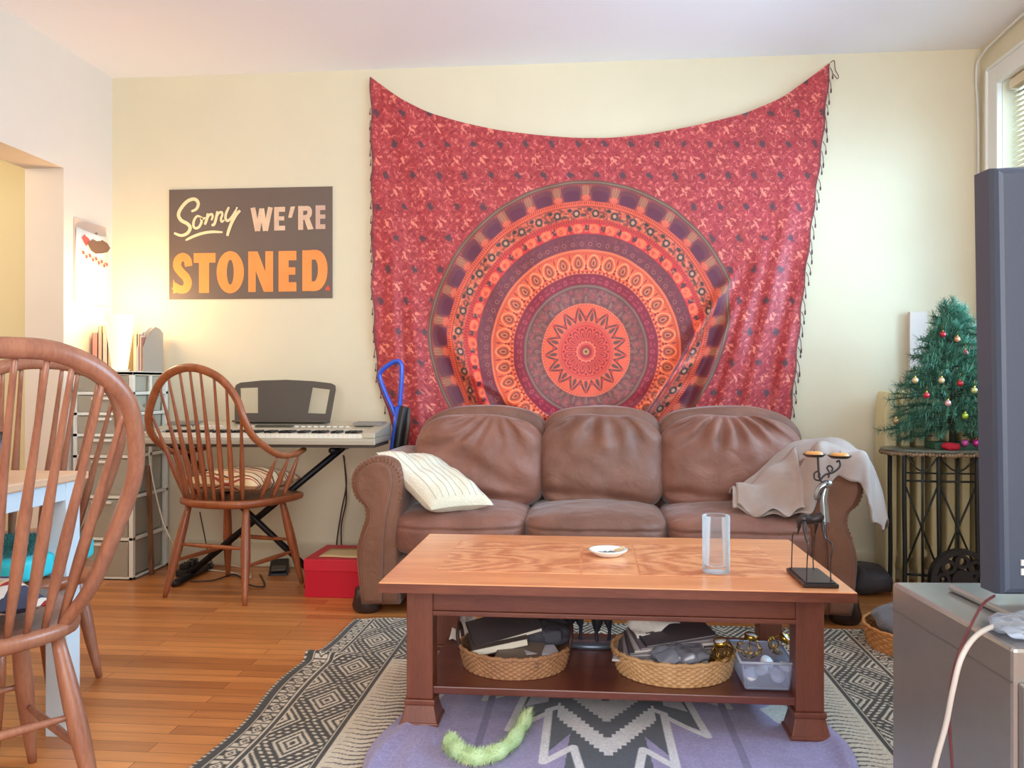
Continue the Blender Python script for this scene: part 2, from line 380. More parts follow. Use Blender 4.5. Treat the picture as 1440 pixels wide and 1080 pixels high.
ribbon(m, [(272,268),(312,248),(326,205),(298,174),(245,186),(195,236),(170,290),(192,335),(240,362),(262,395),(240,435),(190,452),(135,432)], 27, 0, taper=.4)
ribbon(m, [(345,312),(318,305),(294,335),(288,378),(305,398),(332,388),(352,350),(350,318),(362,326),(382,318)], 20, .0003, taper=.4)
ribbon(m, [(378,372),(395,325),(402,285)], 22, .0006, taper=.3); ribbon(m, [(394,330),(412,300),(432,292),(440,310),(430,340)], 18, .0009, taper=.3)
ribbon(m, [(430,375),(452,370),(468,320),(478,270)], 22, .0012, taper=.3); ribbon(m, [(468,318),(488,286),(508,278),(516,296),(505,330),(512,352),(530,340)], 18, .0015, taper=.3)
ribbon(m, [(568,240),(545,290),(542,330),(560,345),(590,318),(625,262)], 21, .0018, taper=.3)
ribbon(m, [(655,268),(625,300),(590,360),(566,420),(555,462)], 25, .0021, taper=.3); ribbon(m, [(625,262),(632,242)], 12, .0024, k=1)
ribbon(m, [(226,490),(275,466),(350,440),(430,428),(518,432)], 22, .0, taper=.5)
m.build('script_lettering', M_cream, po)
m = MB()
for k_, st_l in enumerate(([(753,248),(788,427)],[(790,427),(822,256)],[(822,256),(850,427)],[(852,427),(890,247)])): ribbon(m, st_l, 37, .0003*k_, k=1)
rc(m,918,246,955,426,.0); 
for y in ((246,284),(318,350),(390,426)): rc(m,950,y[0],1003 if y[0]!=318 else 996,y[1],.0003)
pol(m, [(1045,246),(1080,244),(1055,330),(1026,330)], 0)
rc(m,1103,242,1142,424,0); 
ribbon(m, [(1140,262),(1180,262),(1192,285),(1186,315),(1165,328),(1140,330)], 36, .0004)
pol(m, [(1142,320),(1185,322),(1222,420),(1178,424)], .0006)
m.build('block_lettering', M_wr, po)
m = MB(); rc(m,1237,240,1272,420,0)
for y in ((240,276),(310,342),(384,420)): rc(m,1268,y[0],1312,y[1],.0003)
m.build('faded_letter', mat('faded_print', (206,170,150), .5), po)
m = MB()
ribbon(m, [(250,690),(240,640),(205,618),(168,640),(160,690),(190,735),(228,775),(244,820),(225,862),(180,868),(132,840)], 64, 0, taper=.1)
pol(m, [(128,790),(165,850),(160,892),(128,900)], .0004)
rc(m,290,590,462,664,0); rc(m,332,600,412,897,.0003)
n = 40; o1 = [(577+107*math.cos(2*PI*i/n), 740+162*math.sin(2*PI*i/n)) for i in range(n)]; i1 = [(577+27*math.cos(2*PI*i/n), 740+96*math.sin(2*PI*i/n)) for i in range(n)]
m.add([pc(*p) for p in o1+i1], [(i,(i+1)%n,(i+1)%n+n,i+n) for i in range(n)], False)
rc(m,717,583,775,893,0); rc(m,850,583,910,893,0); pol(m,[(717,583),(790,583),(910,893),(838,893)],.0003)
rc(m,952,583,1030,892,0)
for y in ((583,655),(708,765),(822,892)): rc(m,1025,y[0],1090 if y[0]!=708 else 1082,y[1],.0003)
rc(m,1135,580,1208,890,0)
ribbon(m, [(1200,615),(1255,620),(1285,670),(1292,735),(1282,800),(1250,848),(1200,855)], 74, .0004)
m.build('orange_lettering', M_or, po)
m = MB()
for k in range(7):
    a = PI/2+(k-3)*.5; L_ = 30-abs(k-3)*4.2
    ribbon(m, [(1330,885),(1330+L_*.5*math.cos(a),885-L_*.6*math.sin(a)),(1330+L_*math.cos(a),885-L_*1.3*math.sin(a))], 7, .0002*k, taper=.7)
m.build('leaf_emblem', mat('red_print', (226,84,64), .5), po)

# ------------------------------------------------------------------ wall calendar on the left wall
ca = thing('wall_calendar', 'hanging wall calendar with a red diamond and dark bird picture on the left wall', 'calendar', (XL+.002, 4.09, 1.37))
M_pap = mat('white_paper', (240,236,226), .7)
def lw(y, z, d=.012): return Vector((XL+d, y, z))
g = []
for i in range(9):
    s = i/8; y = 3.965+s*.27; bow = .035*math.sin(s*PI)
    g.append([lw(y,1.585,.006+bow*.2), lw(y,1.68,.008+bow*.5), lw(y,1.745-.02*math.sin(s*PI),.01+bow)])
MB().grid(g).build('picture_page', M_pap, ca, solid=.002)
MB().box((XL+.003,3.965,1.375),(XL+.009,4.235,1.585)).build('date_page', mat('date_page_paper', (238,232,214), .7), ca)
MB().box((XL+.002,3.958,1.37),(XL+.004,4.237,1.79)).build('backing', mat('shadow_card', (214,186,166), .8), ca)  # card toned as the shadow behind the bowed page
m = MB(); m.add([lw(3.99,1.695,.024),lw(4.02,1.725,.027),lw(4.05,1.69,.03),lw(4.02,1.655,.026)],[(0,1,2,3)],False); m.build('red_diamond', mat('calendar_red', (222,90,86), .6), ca)
m = MB(); m.add([lw(y,z,.034) for y,z in ((4.025,1.668),(4.06,1.695),(4.085,1.735),(4.105,1.742),(4.108,1.715),(4.10,1.695),(4.15,1.71),(4.20,1.70),(4.225,1.68),(4.20,1.655),(4.15,1.64),(4.09,1.63),(4.05,1.64))],[tuple(range(13))],False); m.build('dark_bird', mat('calendar_brown', (120,92,74), .7), ca)
m = MB()
for k in range(9):
    y = 3.985+k*.026; z = 1.628-.014*(k%2)-.004*k; m.add([lw(y,z,.026+.004*math.sin(k/8*PI)),lw(y+.02,z+.006,.026+.004*math.sin(k/8*PI)),lw(y+.024,z-.012,.026+.004*math.sin(k/8*PI)),lw(y+.004,z-.016,.026+.004*math.sin(k/8*PI))],[(0,1,2,3)],False)
m.build('red_splashes', bpy.data.materials['calendar_red'], ca)
m = MB(); m.box((XL+.009,3.985,1.597),(XL+.0095,4.22,1.601)); m.build('title_rule', bpy.data.materials['calendar_red'], ca)

# ------------------------------------------------------------------ tapestry
def lerp_tab(x, tab):
    tab = np.array(tab, float); return np.interp(x, tab[:,0], tab[:,1])
def tapestry_pattern(cx, cy):        # cloth coordinates, one unit is about 3.6 mm, centre of the mandala at 0,0
    h = cx.shape; C = np.zeros(h+(3,))
    def put(mask, c, a=1.0):
        mk = (np.clip(mask, 0, 1)*a)[..., None]; C[:] = C*(1-mk)+np.array(c, float)*mk
    n1 = vnoise(cx, cy, .22, 1); n2 = vnoise(cx, cy, .45, 2); n3 = vnoise(cx, cy, .09, 3)
    n4 = vnoise(cx, cy, .7, 11); n5 = vnoise(cx+31, cy, .33, 12)
    C[:] = np.array((170,52,58)); put(ss(.4,.7,n1), (188,70,72), .6); put(ss(.55,.75,n2), (142,36,46), .6)
    # running vines
    vn = np.abs(np.sin(cx*.26+2.2*np.sin(cy*.27))*np.cos(cy*.24+1.7*np.sin(cx*.21))); put(ss(.12,.04,vn), (122,34,44), .65)
    put(ss(.06,.01,np.abs(n5-.5))*ss(.45,.6,n4), (214,112,104), .55); put(ss(.74,.82,n2)*ss(.4,.6,n1), (222,120,110), .75)
    def lattice(px, py, ox, oy, rx, ry, ang, c, a=1, wob=0, sh=-.28):
        xr = cx+sh*cy; gy = np.floor((cy-oy)/py); xx = xr-ox; gx = np.floor(xx/px)
        lx = xx-(gx+.5)*px; ly = (cy-oy)-(gy+.5)*py
        lx = lx-sh*ly
        if wob: lx = lx+wob*(vnoise(cx,cy,.4,5)-.5); ly = ly+wob*(vnoise(cx,cy,.4,6)-.5)
        u_ = lx*math.cos(ang)+ly*math.sin(ang); v_ = -lx*math.sin(ang)+ly*math.cos(ang)
        put(ss(1.2,.75,np.sqrt((u_/rx)**2+(v_/ry)**2)), c, a)
    lattice(37,41,6,5,3.4,5.4,.5,(84,54,64),.9,4)
    lattice(37,41,6,5,5.6,1.3,-.2,(84,54,64),.7,4)
    lattice(37,41,25,24,1.9,6.6,.6,(232,134,114),.95,4)
    lattice(37,41,28,29,4.6,1.5,-.3,(230,130,112),.95,4)
    lattice(37,41,22,20,3.2,1.2,.9,(230,130,112),.9,4)
    for (ox,oy,an) in ((2,16,.5),(12,28,-.6),(17,8,1.2),(33,14,.1),(21,4,2.2),(9,36,0),(30,2,.8),(14,19,-.9),(34,36,.4),(3,30,1.5)): lattice(37,41,ox,oy,2.9,1.2,an,(218,112,102),.85,4)
    r = np.sqrt(cx**2+cy**2); th = np.arctan2(cx, cy)
    r = r+(vnoise(cx,cy,.05,9)-.5)*1.2
    def ring(a, b, c, al=1): put(ss(a-.7,a+.7,r)*ss(b+.7,b-.7,r), c, al)
    def petal(n, rc_, rr, tw, c, al=1, ph=0, pw=2, point=0):   # n blobs round the ring at radius rc_
        q = ((th*n/(2*PI)+ph) % 1)-.5; tt = q*2*PI/n*rc_; dr = r-rc_
        ww = tw*(1-point*np.clip(dr/rr, -1, 1))
        put(ss(1.2,.8,(np.abs(tt/ww)**pw+np.abs(dr/rr)**pw)**(1/pw)), c, al)
    def oring(n, rc_, rr, tw, t_, c, al=1, ph=0, point=0):
        q = ((th*n/(2*PI)+ph) % 1)-.5; tt = q*2*PI/n*rc_; dr = r-rc_
        ww = tw*(1-point*np.clip(dr/rr, -1, 1)); d = np.sqrt((tt/ww)**2+(dr/rr)**2)
        put(ss(t_,t_*.5,np.abs(d-1)), c, al)
    OR = (226,92,62); MV = (108,50,62); GR = (122,86,74)
    ring(0,225,(150,60,62))
    ring(219,224,(96,72,62)); ring(221.2,222.2,(176,140,108),.8)
    ring(197,219,(158,52,54))
    st = np.abs(np.sin(th*190+3*vnoise(cx,cy,.1,4))); put(ss(197,205,r)*ss(220,216,r)*ss(.72,.9,st), (190,150,108), .55)
    petal(32,207,11,14,MV,1,0,3.2,-.15); petal(32,203,8,11,(96,34,62),.9,0,3)
    petal(32,210,8,5.5,(166,128,92),.55,.5,2.2,-.3); petal(32,201,4,6,(226,104,76),.8,.5)
    ring(190,197,OR); put(ss(192,193,r)*ss(196.5,195.5,r)*ss(.1,.5,np.sin(th*400)), (120,34,40), .8)
    ring(173,190,(208,92,66)); put(ss(172,174,r)*ss(190,188,r)*ss(.5,.68,n2), (104,52,48), .7); put(ss(172,174,r)*ss(190,188,r)*ss(.62,.75,n1), (238,138,96), .6)
    petal(42,181,5.2,5.2,(60,48,52),.95); petal(42,181,2.6,2.6,(196,140,110)); petal(42,186,2.4,3.2,(56,46,50),.9,.33); petal(42,178,2,4,(80,52,50),.8,.62)
    ring(168,173.5,(206,58,52)); put(ss(168,169,r)*ss(173,172,r)*ss(0,.4,np.sin(th*300)), (120,30,38), .7); ring(189.5,190.5,(120,34,40),.8)
    ring(154,168,(206,40,46)); petal(44,161,6,7.4,(240,112,72),.95,0,2.6); petal(44,160,3.4,3,(206,58,52),.7,.06); petal(44,162,4.6,3.2,(74,40,50),.85,.45); put(ss(154,156,r)*ss(168,166,r)*ss(.55,.75,n2), (236,130,88), .6)
    ring(133,154,(112,48,60)); petal(72,141,3,3,(166,92,82),.8); petal(72,141,1.4,1.4,(70,36,50)); put(ss(134,136,r)*ss(153,151,r)*ss(.58,.72,n2), (150,66,70), .5)
    ring(131,134,(236,112,74)); ring(104,131,(226,92,60)); put(ss(127,128,r)*ss(131,130,r)*ss(.2,.6,np.sin(th*260-r*1.4)), (150,48,44), .7)
    oring(34,117,10,8.5,.14,(244,146,98),1,0,.25); petal(34,117,7.5,5,(120,62,52),.9,0,2,.3); petal(34,117,5.2,3.2,(222,116,80),1,0,2,.3); petal(34,116.5,3,1.4,(110,50,48),.9,0,2,.3)
    petal(34,109,1.6,1.6,(132,32,38),1,.5); petal(34,113,1.6,1.3,(140,40,42),1,.5); petal(34,124,3.6,.9,(134,46,44),.9,.5); petal(34,106.5,1.5,1.5,(180,40,42),1,0)
    ring(102,104.5,(246,120,78)); put(ss(102.5,103,r)*ss(106,105,r)*ss(.1,.4,np.sin(th*110)), (132,34,40), .9)
    ring(86,102,(134,30,52)); petal(30,94,3.6,2.6,(190,72,84),.85); petal(30,94,1.6,1.4,(134,30,52),1); petal(30,92,1.4,4.2,(178,62,76),.7,.5); petal(30,97,1.2,2.4,(178,62,76),.7,.45)
    ring(84,87.5,(112,88,76)); ring(85.3,86.2,(160,120,104),.8)
    ring(61,84,(112,62,66)); petal(24,74,8,6.5,(140,84,76),.6,0,2); petal(24,73,5,2.6,(170,72,76),.7,0); petal(24,79,3,3.4,(176,68,74),.6,.5); petal(24,68,5,2.2,(152,108,92),.6,.5); put(ss(61,63,r)*ss(84,82,r)*ss(.56,.7,n2), (160,104,92), .45)
    ring(59,62.5,(238,112,80)); ring(38,60,(232,96,68))
    put(ss(59.3,60,r)*ss(61.4,60.8,r)*ss(.2,.6,np.sin(th*96)), (160,50,50), .8)
    # zig-zag of dark petals between the orange ones
    zz = np.abs(((th*17/(2*PI)) % 1)-.5)*2; edge = 57-17*zz
    put(ss(3.4,1.6,np.abs(r-edge-.5))*ss(38,40,r)*ss(58,57,r), (84,58,64), .95); petal(17,46,6,2.2,(84,58,64),.8,.0,2,.5)
    petal(17,45,2.2,2.2,(202,56,50),1,.5); petal(17,55,2.2,2,(202,56,50),1,0)
    ring(37,39.5,(238,104,80)); ring(38,38.6,(150,46,48)); ring(0,37,(222,76,64)); ring(33.5,34.3,(160,40,46),.8)
    oring(16,22,8,3.2,.16,(132,40,48),1); petal(16,22,4,1.1,(150,44,50),.9); petal(16,31,1.5,1.5,(140,34,40),1,.5); petal(32,13,1.2,1,(244,140,116),.9)
    ring(0,9,(176,52,56)); put(ss(9.5,8,r)*ss(0,.6,np.sin(th*40)), (140,40,48),.6); ring(0,4.5,(196,150,96)); ring(0,2.2,(96,60,44))
    return C
def build_tapestry():
    h, w = 640, 900
    s = np.linspace(0,1,w)[None,:].repeat(h,0); t = np.linspace(0,1,h)[:,None].repeat(w,1)
    topv = lerp_tab(s, [(0,107),(.06,137),(.125,158),(.2,172),(.28,183),(.37,190),(.45,194),(.53,194),(.62,188),(.72,176),(.82,160),(.9,138),(1,88)])
    k = 40; ker = np.ones(k)/k; tv = np.convolve(np.pad(topv[0],(k,k),'edge'), ker, 'same')[k:-k]
    tv[:k] = topv[0][:k]; tv[-k:] = topv[0][-k:]; tv = np.convolve(np.pad(tv,(9,9),'edge'), np.ones(9)/9, 'same')[9:-9]
    v = tv[None,:]*(1-t)+650*t
    Lx = lerp_tab(v, [(80,519.5),(110,520.5),(260,522.5),(410,523),(530,530),(565,540),(600,552),(650,575)])
    Rx = lerp_tab(v, [(60,1169),(90,1168),(200,1157),(310,1143),(410,1130),(510,1120),(580,1113),(650,1106)])
    u = Lx+(Rx-Lx)*s
    u = u+1.2*np.sin(v*.09)*ss(.04,0,s)+1.0*np.sin(v*.11+1)*ss(.96,1,s)
    # folds: (u0,v0,u1,v1,width,depth)
    D = np.zeros_like(u)
    def ridge(u0,v0,u1,v1,wd,amp,f0=0,f1=1,grow=1):
        dx, dy = u1-u0, v1-v0; L = math.hypot(dx,dy); a = ((u-u0)*dx+(v-v0)*dy)/L/L; d = ((u-u0)*dy-(v-v0)*dx)/L
        am = amp*1.35*ss(f0-.02,f0+.6,a)*ss(f1+.5,f1,a); ww = wd*(1+grow*np.clip(a,0,1.3)*.6); return am*np.exp(-(d/ww)**2), d, a
    for R_ in ((1055,350,895,600,7,.034),(1052,380,970,600,6,.028),(1085,300,1010,600,9,.022),(1118,250,1045,610,10,.024),(1135,330,1085,620,8,.02),
               (1020,470,860,605,8,.034),(985,540,820,600,8,.03),(600,420,700,600,9,.024),(630,500,760,592,8,.03),(575,380,590,600,10,.02),(548,300,560,600,8,.016),(1150,250,1112,600,6,.014),(660,560,820,590,8,.03)):
        D += 1.25*ridge(*R_)[0]
    D += .006*np.sin(u*.045+v*.01)*ss(200,560,v)+.003*np.sin(u*.1-v*.03)
    # cloth taken up by the folds shifts the pattern
    _, d1, a1 = ridge(1050,365,905,590,6,1)
    side = ss(-5,5,d1)   # right of the main fold
    J = np.interp(v, [365,400,450,500,560,650],[0,8,18,33,54,84])
    cx = u-824+J*side; cx = cx-np.interp(v,[470,560,650],[0,16,30])*ss(700,640,u)
    cy = 494.5-v
    cyc = np.where(cy > 0, cy/1.075, cy/1.02)
    C = tapestry_pattern(cx, cyc)
    edge = ss(.008,.0,s)+ss(.992,1,s); C = C*(1-edge[...,None]*.7)+np.array((96,52,58))*edge[...,None]*.7
    a = (u-UC)/F; y = YB-.022-D; tt = y/(CS+a*SN)
    X = tt*(-SN+a*CS); Z = CAMZ-(v-VC)/F*tt
    m = cloth_attr('printed_tapestry_cloth', .5, 900, .05, sheen=.3, spec=.5)
    o = np_grid('wall_tapestry', X, np.full_like(X,0)+y, Z, C, m, loc=(float(X.mean()), YB-.02, .5))
    tag(o, 'large red mandala tapestry pinned sagging to the back wall above the sofa', 'tapestry')
    # tassels down both side edges
    M_t = mat('tassel_cord', (104,66,72), .8)
    cnt = 0
    for (sg, vs) in ((1, list(range(96,575,17))), (-1, list(range(150,585,19)))):
        for vv in vs:
            vv = vv+random.uniform(-3,3); uu = float(lerp_tab(vv, [(90,1168),(200,1157),(310,1143),(410,1130),(510,1120),(580,1113)] if sg > 0 else [(110,520.5),(260,522.5),(410,523),(530,530),(565,540),(600,552)]))
            p = at_y(uu, vv, YB-.02); L_ = random.uniform(.05,.085)*(1 if sg > 0 else .6); dx = sg*random.uniform(.004,.012)*(1 if sg > 0 else .3)
            mb = MB().tube([p, p+Vector((dx,-.003,-L_*.4)), p+Vector((dx*1.2,-.003,-L_*.75))], .0018, 5); q = p+Vector((dx*1.2,-.003,-L_*.75))
            mb.tube([q, q+Vector((0,0,-L_*.1)), q+Vector((0,0,-L_*.3))], [.003,.004,.0035], 6)
            mb.build('tassel', M_t, o)
    p = at_y(1168, 88, YB-.02)
    MB().tube(crom([p,p+Vector((.015,-.01,.005)),p+Vector((.02,-.01,-.04)),p+Vector((.035,-.01,-.07)),p+Vector((.03,-.01,-.085)),p+Vector((.01,-.01,-.06))],5), .002, 5).build('hanging_loop', M_t, o)
build_tapestry()
# ------------------------------------------------------------------ rug
RX0, RX1, RYB = -.98, 1.09, 3.37
def pip(X, Y, poly):
    ins = np.zeros(X.shape, bool); n = len(poly)
    for i in range(n):
        x1, y1 = poly[i]; x2, y2 = poly[(i+1) % n]
        if y1 == y2: continue
        c = ((y1 > Y) != (y2 > Y)) & (X < (x2-x1)*(Y-y1)/(y2-y1)+x1); ins ^= c
    return ins
def rug_pattern(X, Y):
    DK = np.array((74,72,68.)); CR = np.array((206,194,172.))
    C = np.zeros(X.shape+(3,)); C[:] = CR
    e = np.minimum(X-RX0, RX1-X); eb = RYB-Y; yy = Y-2.176+.0
    def put(mask, c):
        mk = np.clip(mask,0,1)[...,None]; C[:] = C*(1-mk)+c*mk
    side = e < .305
    # inner field: cream with dark ripples that thicken towards the middle
    q = np.minimum(e, np.maximum(eb-.2, 0)); w_ = np.clip((e-.33)/.2, 0, 1)
    st = ((Y+.006*np.sin(X*60)+.004*np.sin(X*23+Y*30))/.026) % 1
    put((e > .32)*(np.abs(st-.5) < .06+.3*w_), np.array((92,84,84.)))
    big = (e >= .0) & ((e < .305) | (eb < .5))
    ec = np.where(e < .305, e, .2)
    put(big, DK)
    # big diamonds
    if True:
        xx = np.where(e < .305, (e-.198), ((X-.055) % .19)-.095); pr = .30
        y_ = ((yy+pr/2) % pr)-pr/2
        ax = np.abs(xx)/.093; ay = np.abs(y_)/(pr/2); m = ax+ay
        m = m+.03*(np.abs(((yy/.012) % 1)-.5)-.25)
        rings = ((m > .1)&(m < .2))|((m > .3)&(m < .42))|((m > .52)&(m < .62))
        saw = (np.abs(((yy/.0215) % 1)-.5) > .2)
        rings |= (m > .78)&(m < .9)&saw
        m2 = 2-m
        rings |= ((m2 > .12)&(m2 < .26))|((m2 > .38)&(m2 < .5))|((m2 > .62)&(m2 < .7))|((m2 > .86)&(m2 < .97)&saw)
        zone = ((e > .108)&(e < .288))|((e >= .305)&(eb < .5)&(eb > .02))
        put(zone*rings, CR)
    # narrow band of small diamonds and hourglasses
    zb = (e > .036)&(e < .086); y2 = ((yy/.077+.5) % 1)-.5; x2 = (e-.061)/.025
    mm = np.abs(x2)+np.abs(y2)*2
    put(zb*(((mm > .34)&(mm < .62))|((mm > .86)&(np.abs(y2) > .2)&(np.abs(x2) < .9)&((np.abs(y2) < .44)))|(mm < .14)), CR)
    put((np.abs(e-.033) < .0025)|(np.abs(e-.089) < .0025)|(np.abs(e-.106) < .0022)|(np.abs(e-.291) < .0025), CR)
    put((e < .009)&((Y/.02) % 1 > .5), CR)
    put((eb < .012)&((X/.02) % 1 > .5)&(e > .01), CR)
    n = vnoise(X, Y, 300, 3)[...,None]; C = C*(.93+.14*n)
    return C
def build_rug():
    xs = np.linspace(RX0, RX1, 640); ys = np.linspace(.7, RYB, 760); X, Y = np.meshgrid(xs, ys)
    C = rug_pattern(X, Y)
    Z = .009+.0015*vnoise(X, Y, 6, 2)
    # rumple on the left edge
    b = np.exp(-((Y-2.87)/.035)**2)*np.exp(-((X-RX0)/.14)**2); Z = Z+.022*b
    Xd = X+.05*np.exp(-((X-RX0)/.12)**2)*ss(2.75,3.36,Y)+.012*np.sin(Y*9)*np.exp(-((X-RX0)/.1)**2)-.012*b
    Yd = Y-.03*np.exp(-((X-RX0)/.1)**2)*ss(3.1,3.37,Y)
    o = np_grid('rug', Xd, Yd, Z, C, cloth_attr('flat_woven_wool', .95, 500, .3, sheen=.1), loc=(.055, 2.3, 0), solid=.007)
    tag(o, 'black and cream rug with diamond border lying under the coffee table', 'rug')
build_rug()
TX0, TX1, TY1 = -.545, .66, 3.0
def build_throw():
    xs = np.linspace(TX0, TX1, 520); ys = np.linspace(.9, TY1, 900); X, Y = np.meshgrid(xs, ys)
    PU = np.array((150,140,176.)); SL = np.array((78,82,92.)); WH = np.array((214,212,214.))
    C = np.zeros(X.shape+(3,)); C[:] = PU
    dx = np.abs(X-.055)
    def put(mask, c):
        mk = np.clip(mask,0,1)[...,None]; C[:] = C*(1-mk)+c*mk
    # slate ground behind the lightning lines, repeated front to back
    def stroke(pts, w):
        m = np.zeros(X.shape)
        for i in range(len(pts)-1):
            (x1,y1),(x2,y2) = pts[i], pts[i+1]; L2 = (x2-x1)**2+(y2-y1)**2
            t = np.clip(((dx-x1)*(x2-x1)+(Y-y1)*(y2-y1))/L2,0,1); d = np.hypot(dx-(x1+t*(x2-x1)), Y-(y1+t*(y2-y1)))
            m = np.maximum(m, ss(w, w*.75, d))
        return m
    put(pip(dx, Y, [(0,1.0),(.12,1.9),(.10,2.28),(.165,2.14),(.165,2.42),(.26,2.33),(.22,2.66),(.34,2.58),(.30,3.0),(0,3.0)]), SL)
    put(stroke([(.05,2.06),(.06,2.0),(.09,2.2),(.165,2.10),(.165,2.44),(.12,2.48)], .013), WH)
    put(stroke([(.165,2.42),(.27,2.29),(.235,2.62),(.20,2.66)], .012), WH)
    put(stroke([(.235,2.60),(.36,2.50),(.32,2.85)], .012), WH)
    put(pip(dx, Y, [(.17,2.5),(.235,2.46),(.2,2.7),(.17,2.75)]), np.array((190,188,196.)))
    # stepped chevrons
    stp = np.floor(dx/.012)*.012; q = Y-1.75*stp
    ch = (dx < .14)
    put(ch*((q > 2.155)&(q < 2.265)), WH); put(ch*((q >= 2.265)&(q < 2.37)), SL); put(ch*((q >= 2.37)&(q < 2.52)), np.array((196,192,192.))); put(ch*((q >= 2.52)&(q < 2.7)), SL); put(ch*(q>=2.7), np.array((176,172,176.)))
    for xx in (.335,.345): put(np.abs(dx-xx) < .006, np.array((122,114,146.)))
    put(pip(X, Y, [(-.52,2.52),(-.5,2.44),(-.44,2.44),(-.43,2.53),(-.47,2.56)])|pip(X, Y, [(.5,2.5),(.53,2.4),(.6,2.42),(.62,2.5),(.56,2.55)]), np.array((200,196,190.)))
    Z = .016+.003*vnoise(X, Y, 5, 7)+.002*vnoise(X,Y,14,8)
    Z = Z+.02*np.exp(-((X-TX0-.03-.02*np.sin(Y*6))/.02)**2)*ss(2.5,2.1,Y)+.016*np.exp(-((X-TX1+.05+.03*np.sin(Y*5))/.02)**2)+.008*np.exp(-((X-TX0-.1)/.03)**2)
    Xd = X+.018*np.sin(Y*11)*np.exp(-((X-TX0)/.05)**2)+.02*np.sin(Y*9)*np.exp(-((X-TX1)/.05)**2)
    n = vnoise(X, Y, 260, 3)[...,None]; C = C*(.93+.14*n)
    o = np_grid('floor_throw', Xd, Y, Z, C, cloth_attr('brushed_cotton_throw', .95, 400, .25, sheen=.25), loc=(.055, 2.2, .01), solid=.004)
    tag(o, 'purple throw with white stepped chevron pattern spread on the rug under the coffee table', 'throw')
build_throw()

# ------------------------------------------------------------------ sofa
def leather(name, c1, c2):
    m = mat(name, c1, .52, hue2=c2, vscale=5, spec=.4, sheen=.25)
    nt = m.node_tree; N = nt.nodes.new; L = nt.links.new; b = nt.nodes['Principled BSDF']
    tc = N('ShaderNodeTexCoord'); n1 = N('ShaderNodeTexNoise'); n1.inputs['Scale'].default_value = 9; n1.inputs['Detail'].default_value = 6; n1.inputs['Distortion'].default_value = 1.2
    n2 = N('ShaderNodeTexVoronoi'); n2.inputs['Scale'].default_value = 260
    L(tc.outputs['Object'], n1.inputs['Vector']); L(tc.outputs['Object'], n2.inputs['Vector'])
    b1 = N('ShaderNodeBump'); b1.inputs['Strength'].default_value = .35; b1.inputs['Distance'].default_value = .02; L(n1.outputs[0], b1.inputs['Height'])
    b2 = N('ShaderNodeBump'); b2.inputs['Strength'].default_value = .12; b2.inputs['Distance'].default_value = .004; L(n2.outputs[0], b2.inputs['Height']); L(b1.outputs[0], b2.inputs['Normal'])
    L(b2.outputs[0], b.inputs['Normal']); return m
M_le = leather('brown_suede_leather', (122,80,66), (150,104,88)); M_le2 = leather('worn_leather', (112,76,62), (140,98,82)); M_arm = leather('arm_leather', (112,74,54), (136,92,70))
sofa = thing('sofa', 'brown leather three-seat sofa with rolled arms against the back wall', 'sofa', (.055, 3.8, 0))
MX = .11
def arm(sg):
    pr = [(508,852),(504,817),(501,776),(508,748),(514,730),(512,712),(500,700),(494,684),(494,668),(502,654),(515,645),(532,640),(549,643),(562,654),(568,672),(566,700),(562,730),(560,770),(560,852)]
    P = []
    for (u, v) in pr:
        p = at_y(u, v, 3.43); P.append((p.x if sg < 0 else MX-p.x, p.z))
    P = [(p.x, p.y) for p in crom([(a, b, 0) for a, b in P], 3)]
    if sg > 0: P = P[::-1]
    m = MB(); n = len(P); rows = []
    cx = sum(p[0] for p in P)/n; cz = sum(p[1] for p in P)/n
    for (y, sc) in ((3.418,.84),(3.424,.93),(3.436,.985),(3.46,1.0),(3.6,1.0),(3.8,1.0),(3.95,1.0),(4.04,.99),(4.06,.96)):
        rows.append([Vector((cx+(a-cx)*sc, y+.006*noise.noise(Vector((a*9,b*9,y*7))), cz+(b-cz)*sc+.006*noise.noise(Vector((a*9,y*9,b*7))))) for a, b in P])
    vs = [p for r_ in rows for p in r_]; fs = [(i*n+k, i*n+(k+1)%n, (i+1)*n+(k+1)%n, (i+1)*n+k) for i in range(len(rows)-1) for k in range(n)]
    fs.append(tuple(range(n-1,-1,-1))); fs.append(tuple((len(rows)-1)*n+k for k in range(n)))
    m.add(vs, fs)
    a_ = m.build('arm', M_arm, sofa)
    # front facing panel and its piping
    fp = [(512,846),(509,817),(508,776),(515,748),(522,730),(519,712),(508,698),(503,682),(507,667),(518,656),(532,652),(545,658),(550,672),(547,700),(541,730),(538,770),(536,846)]
    Q = []
    for (u, v) in fp:
        p = at_y(u, v, 3.41); Q.append((p.x if sg < 0 else MX-p.x, p.z))
    Q = [(p.x, p.y) for p in crom([(a, b, 0) for a, b in Q], 3)]
    MB().prism(Q, (0,.02,0), o=(0,3.402,0)).build('front_panel', M_arm, a_, bevel=.006)
    MB().tube([Vector((a,3.407,b)) for a, b in Q]+[Vector((Q[0][0],3.407,Q[0][1]))], .0045, 6).build('piping', M_le2, a_)
    # gathered pleats round the roll
    pm = MB(); k0 = 6
    for i in range(10, 46):
        a, b = P[i % n]; q = (cx+(a-cx)*.86, cz+(b-cz)*.9)
        pm.tube([Vector((cx+(a-cx)*.86, 3.419, cz+(b-cz)*.88)), Vector((cx+(a-cx)*.975, 3.434, cz+(b-cz)*.98))], [.003,.0045], 6)
    pm.build('pleats', M_arm, a_)
arm(-1); arm(1)
MB().soft((.055,3.72,.19), (1.74,.56,.20), 7, 14).build('base', M_le2, sofa)
MB().soft((.055,3.475,.165), (1.74,.06,.19), 6, 20, fn=lambda p,q: p+Vector((0,-.008*math.cos(p.x*20),0))).build('front_rail', M_le2, sofa)
def wr(p, s, a): return a*noise.noise(p*s)
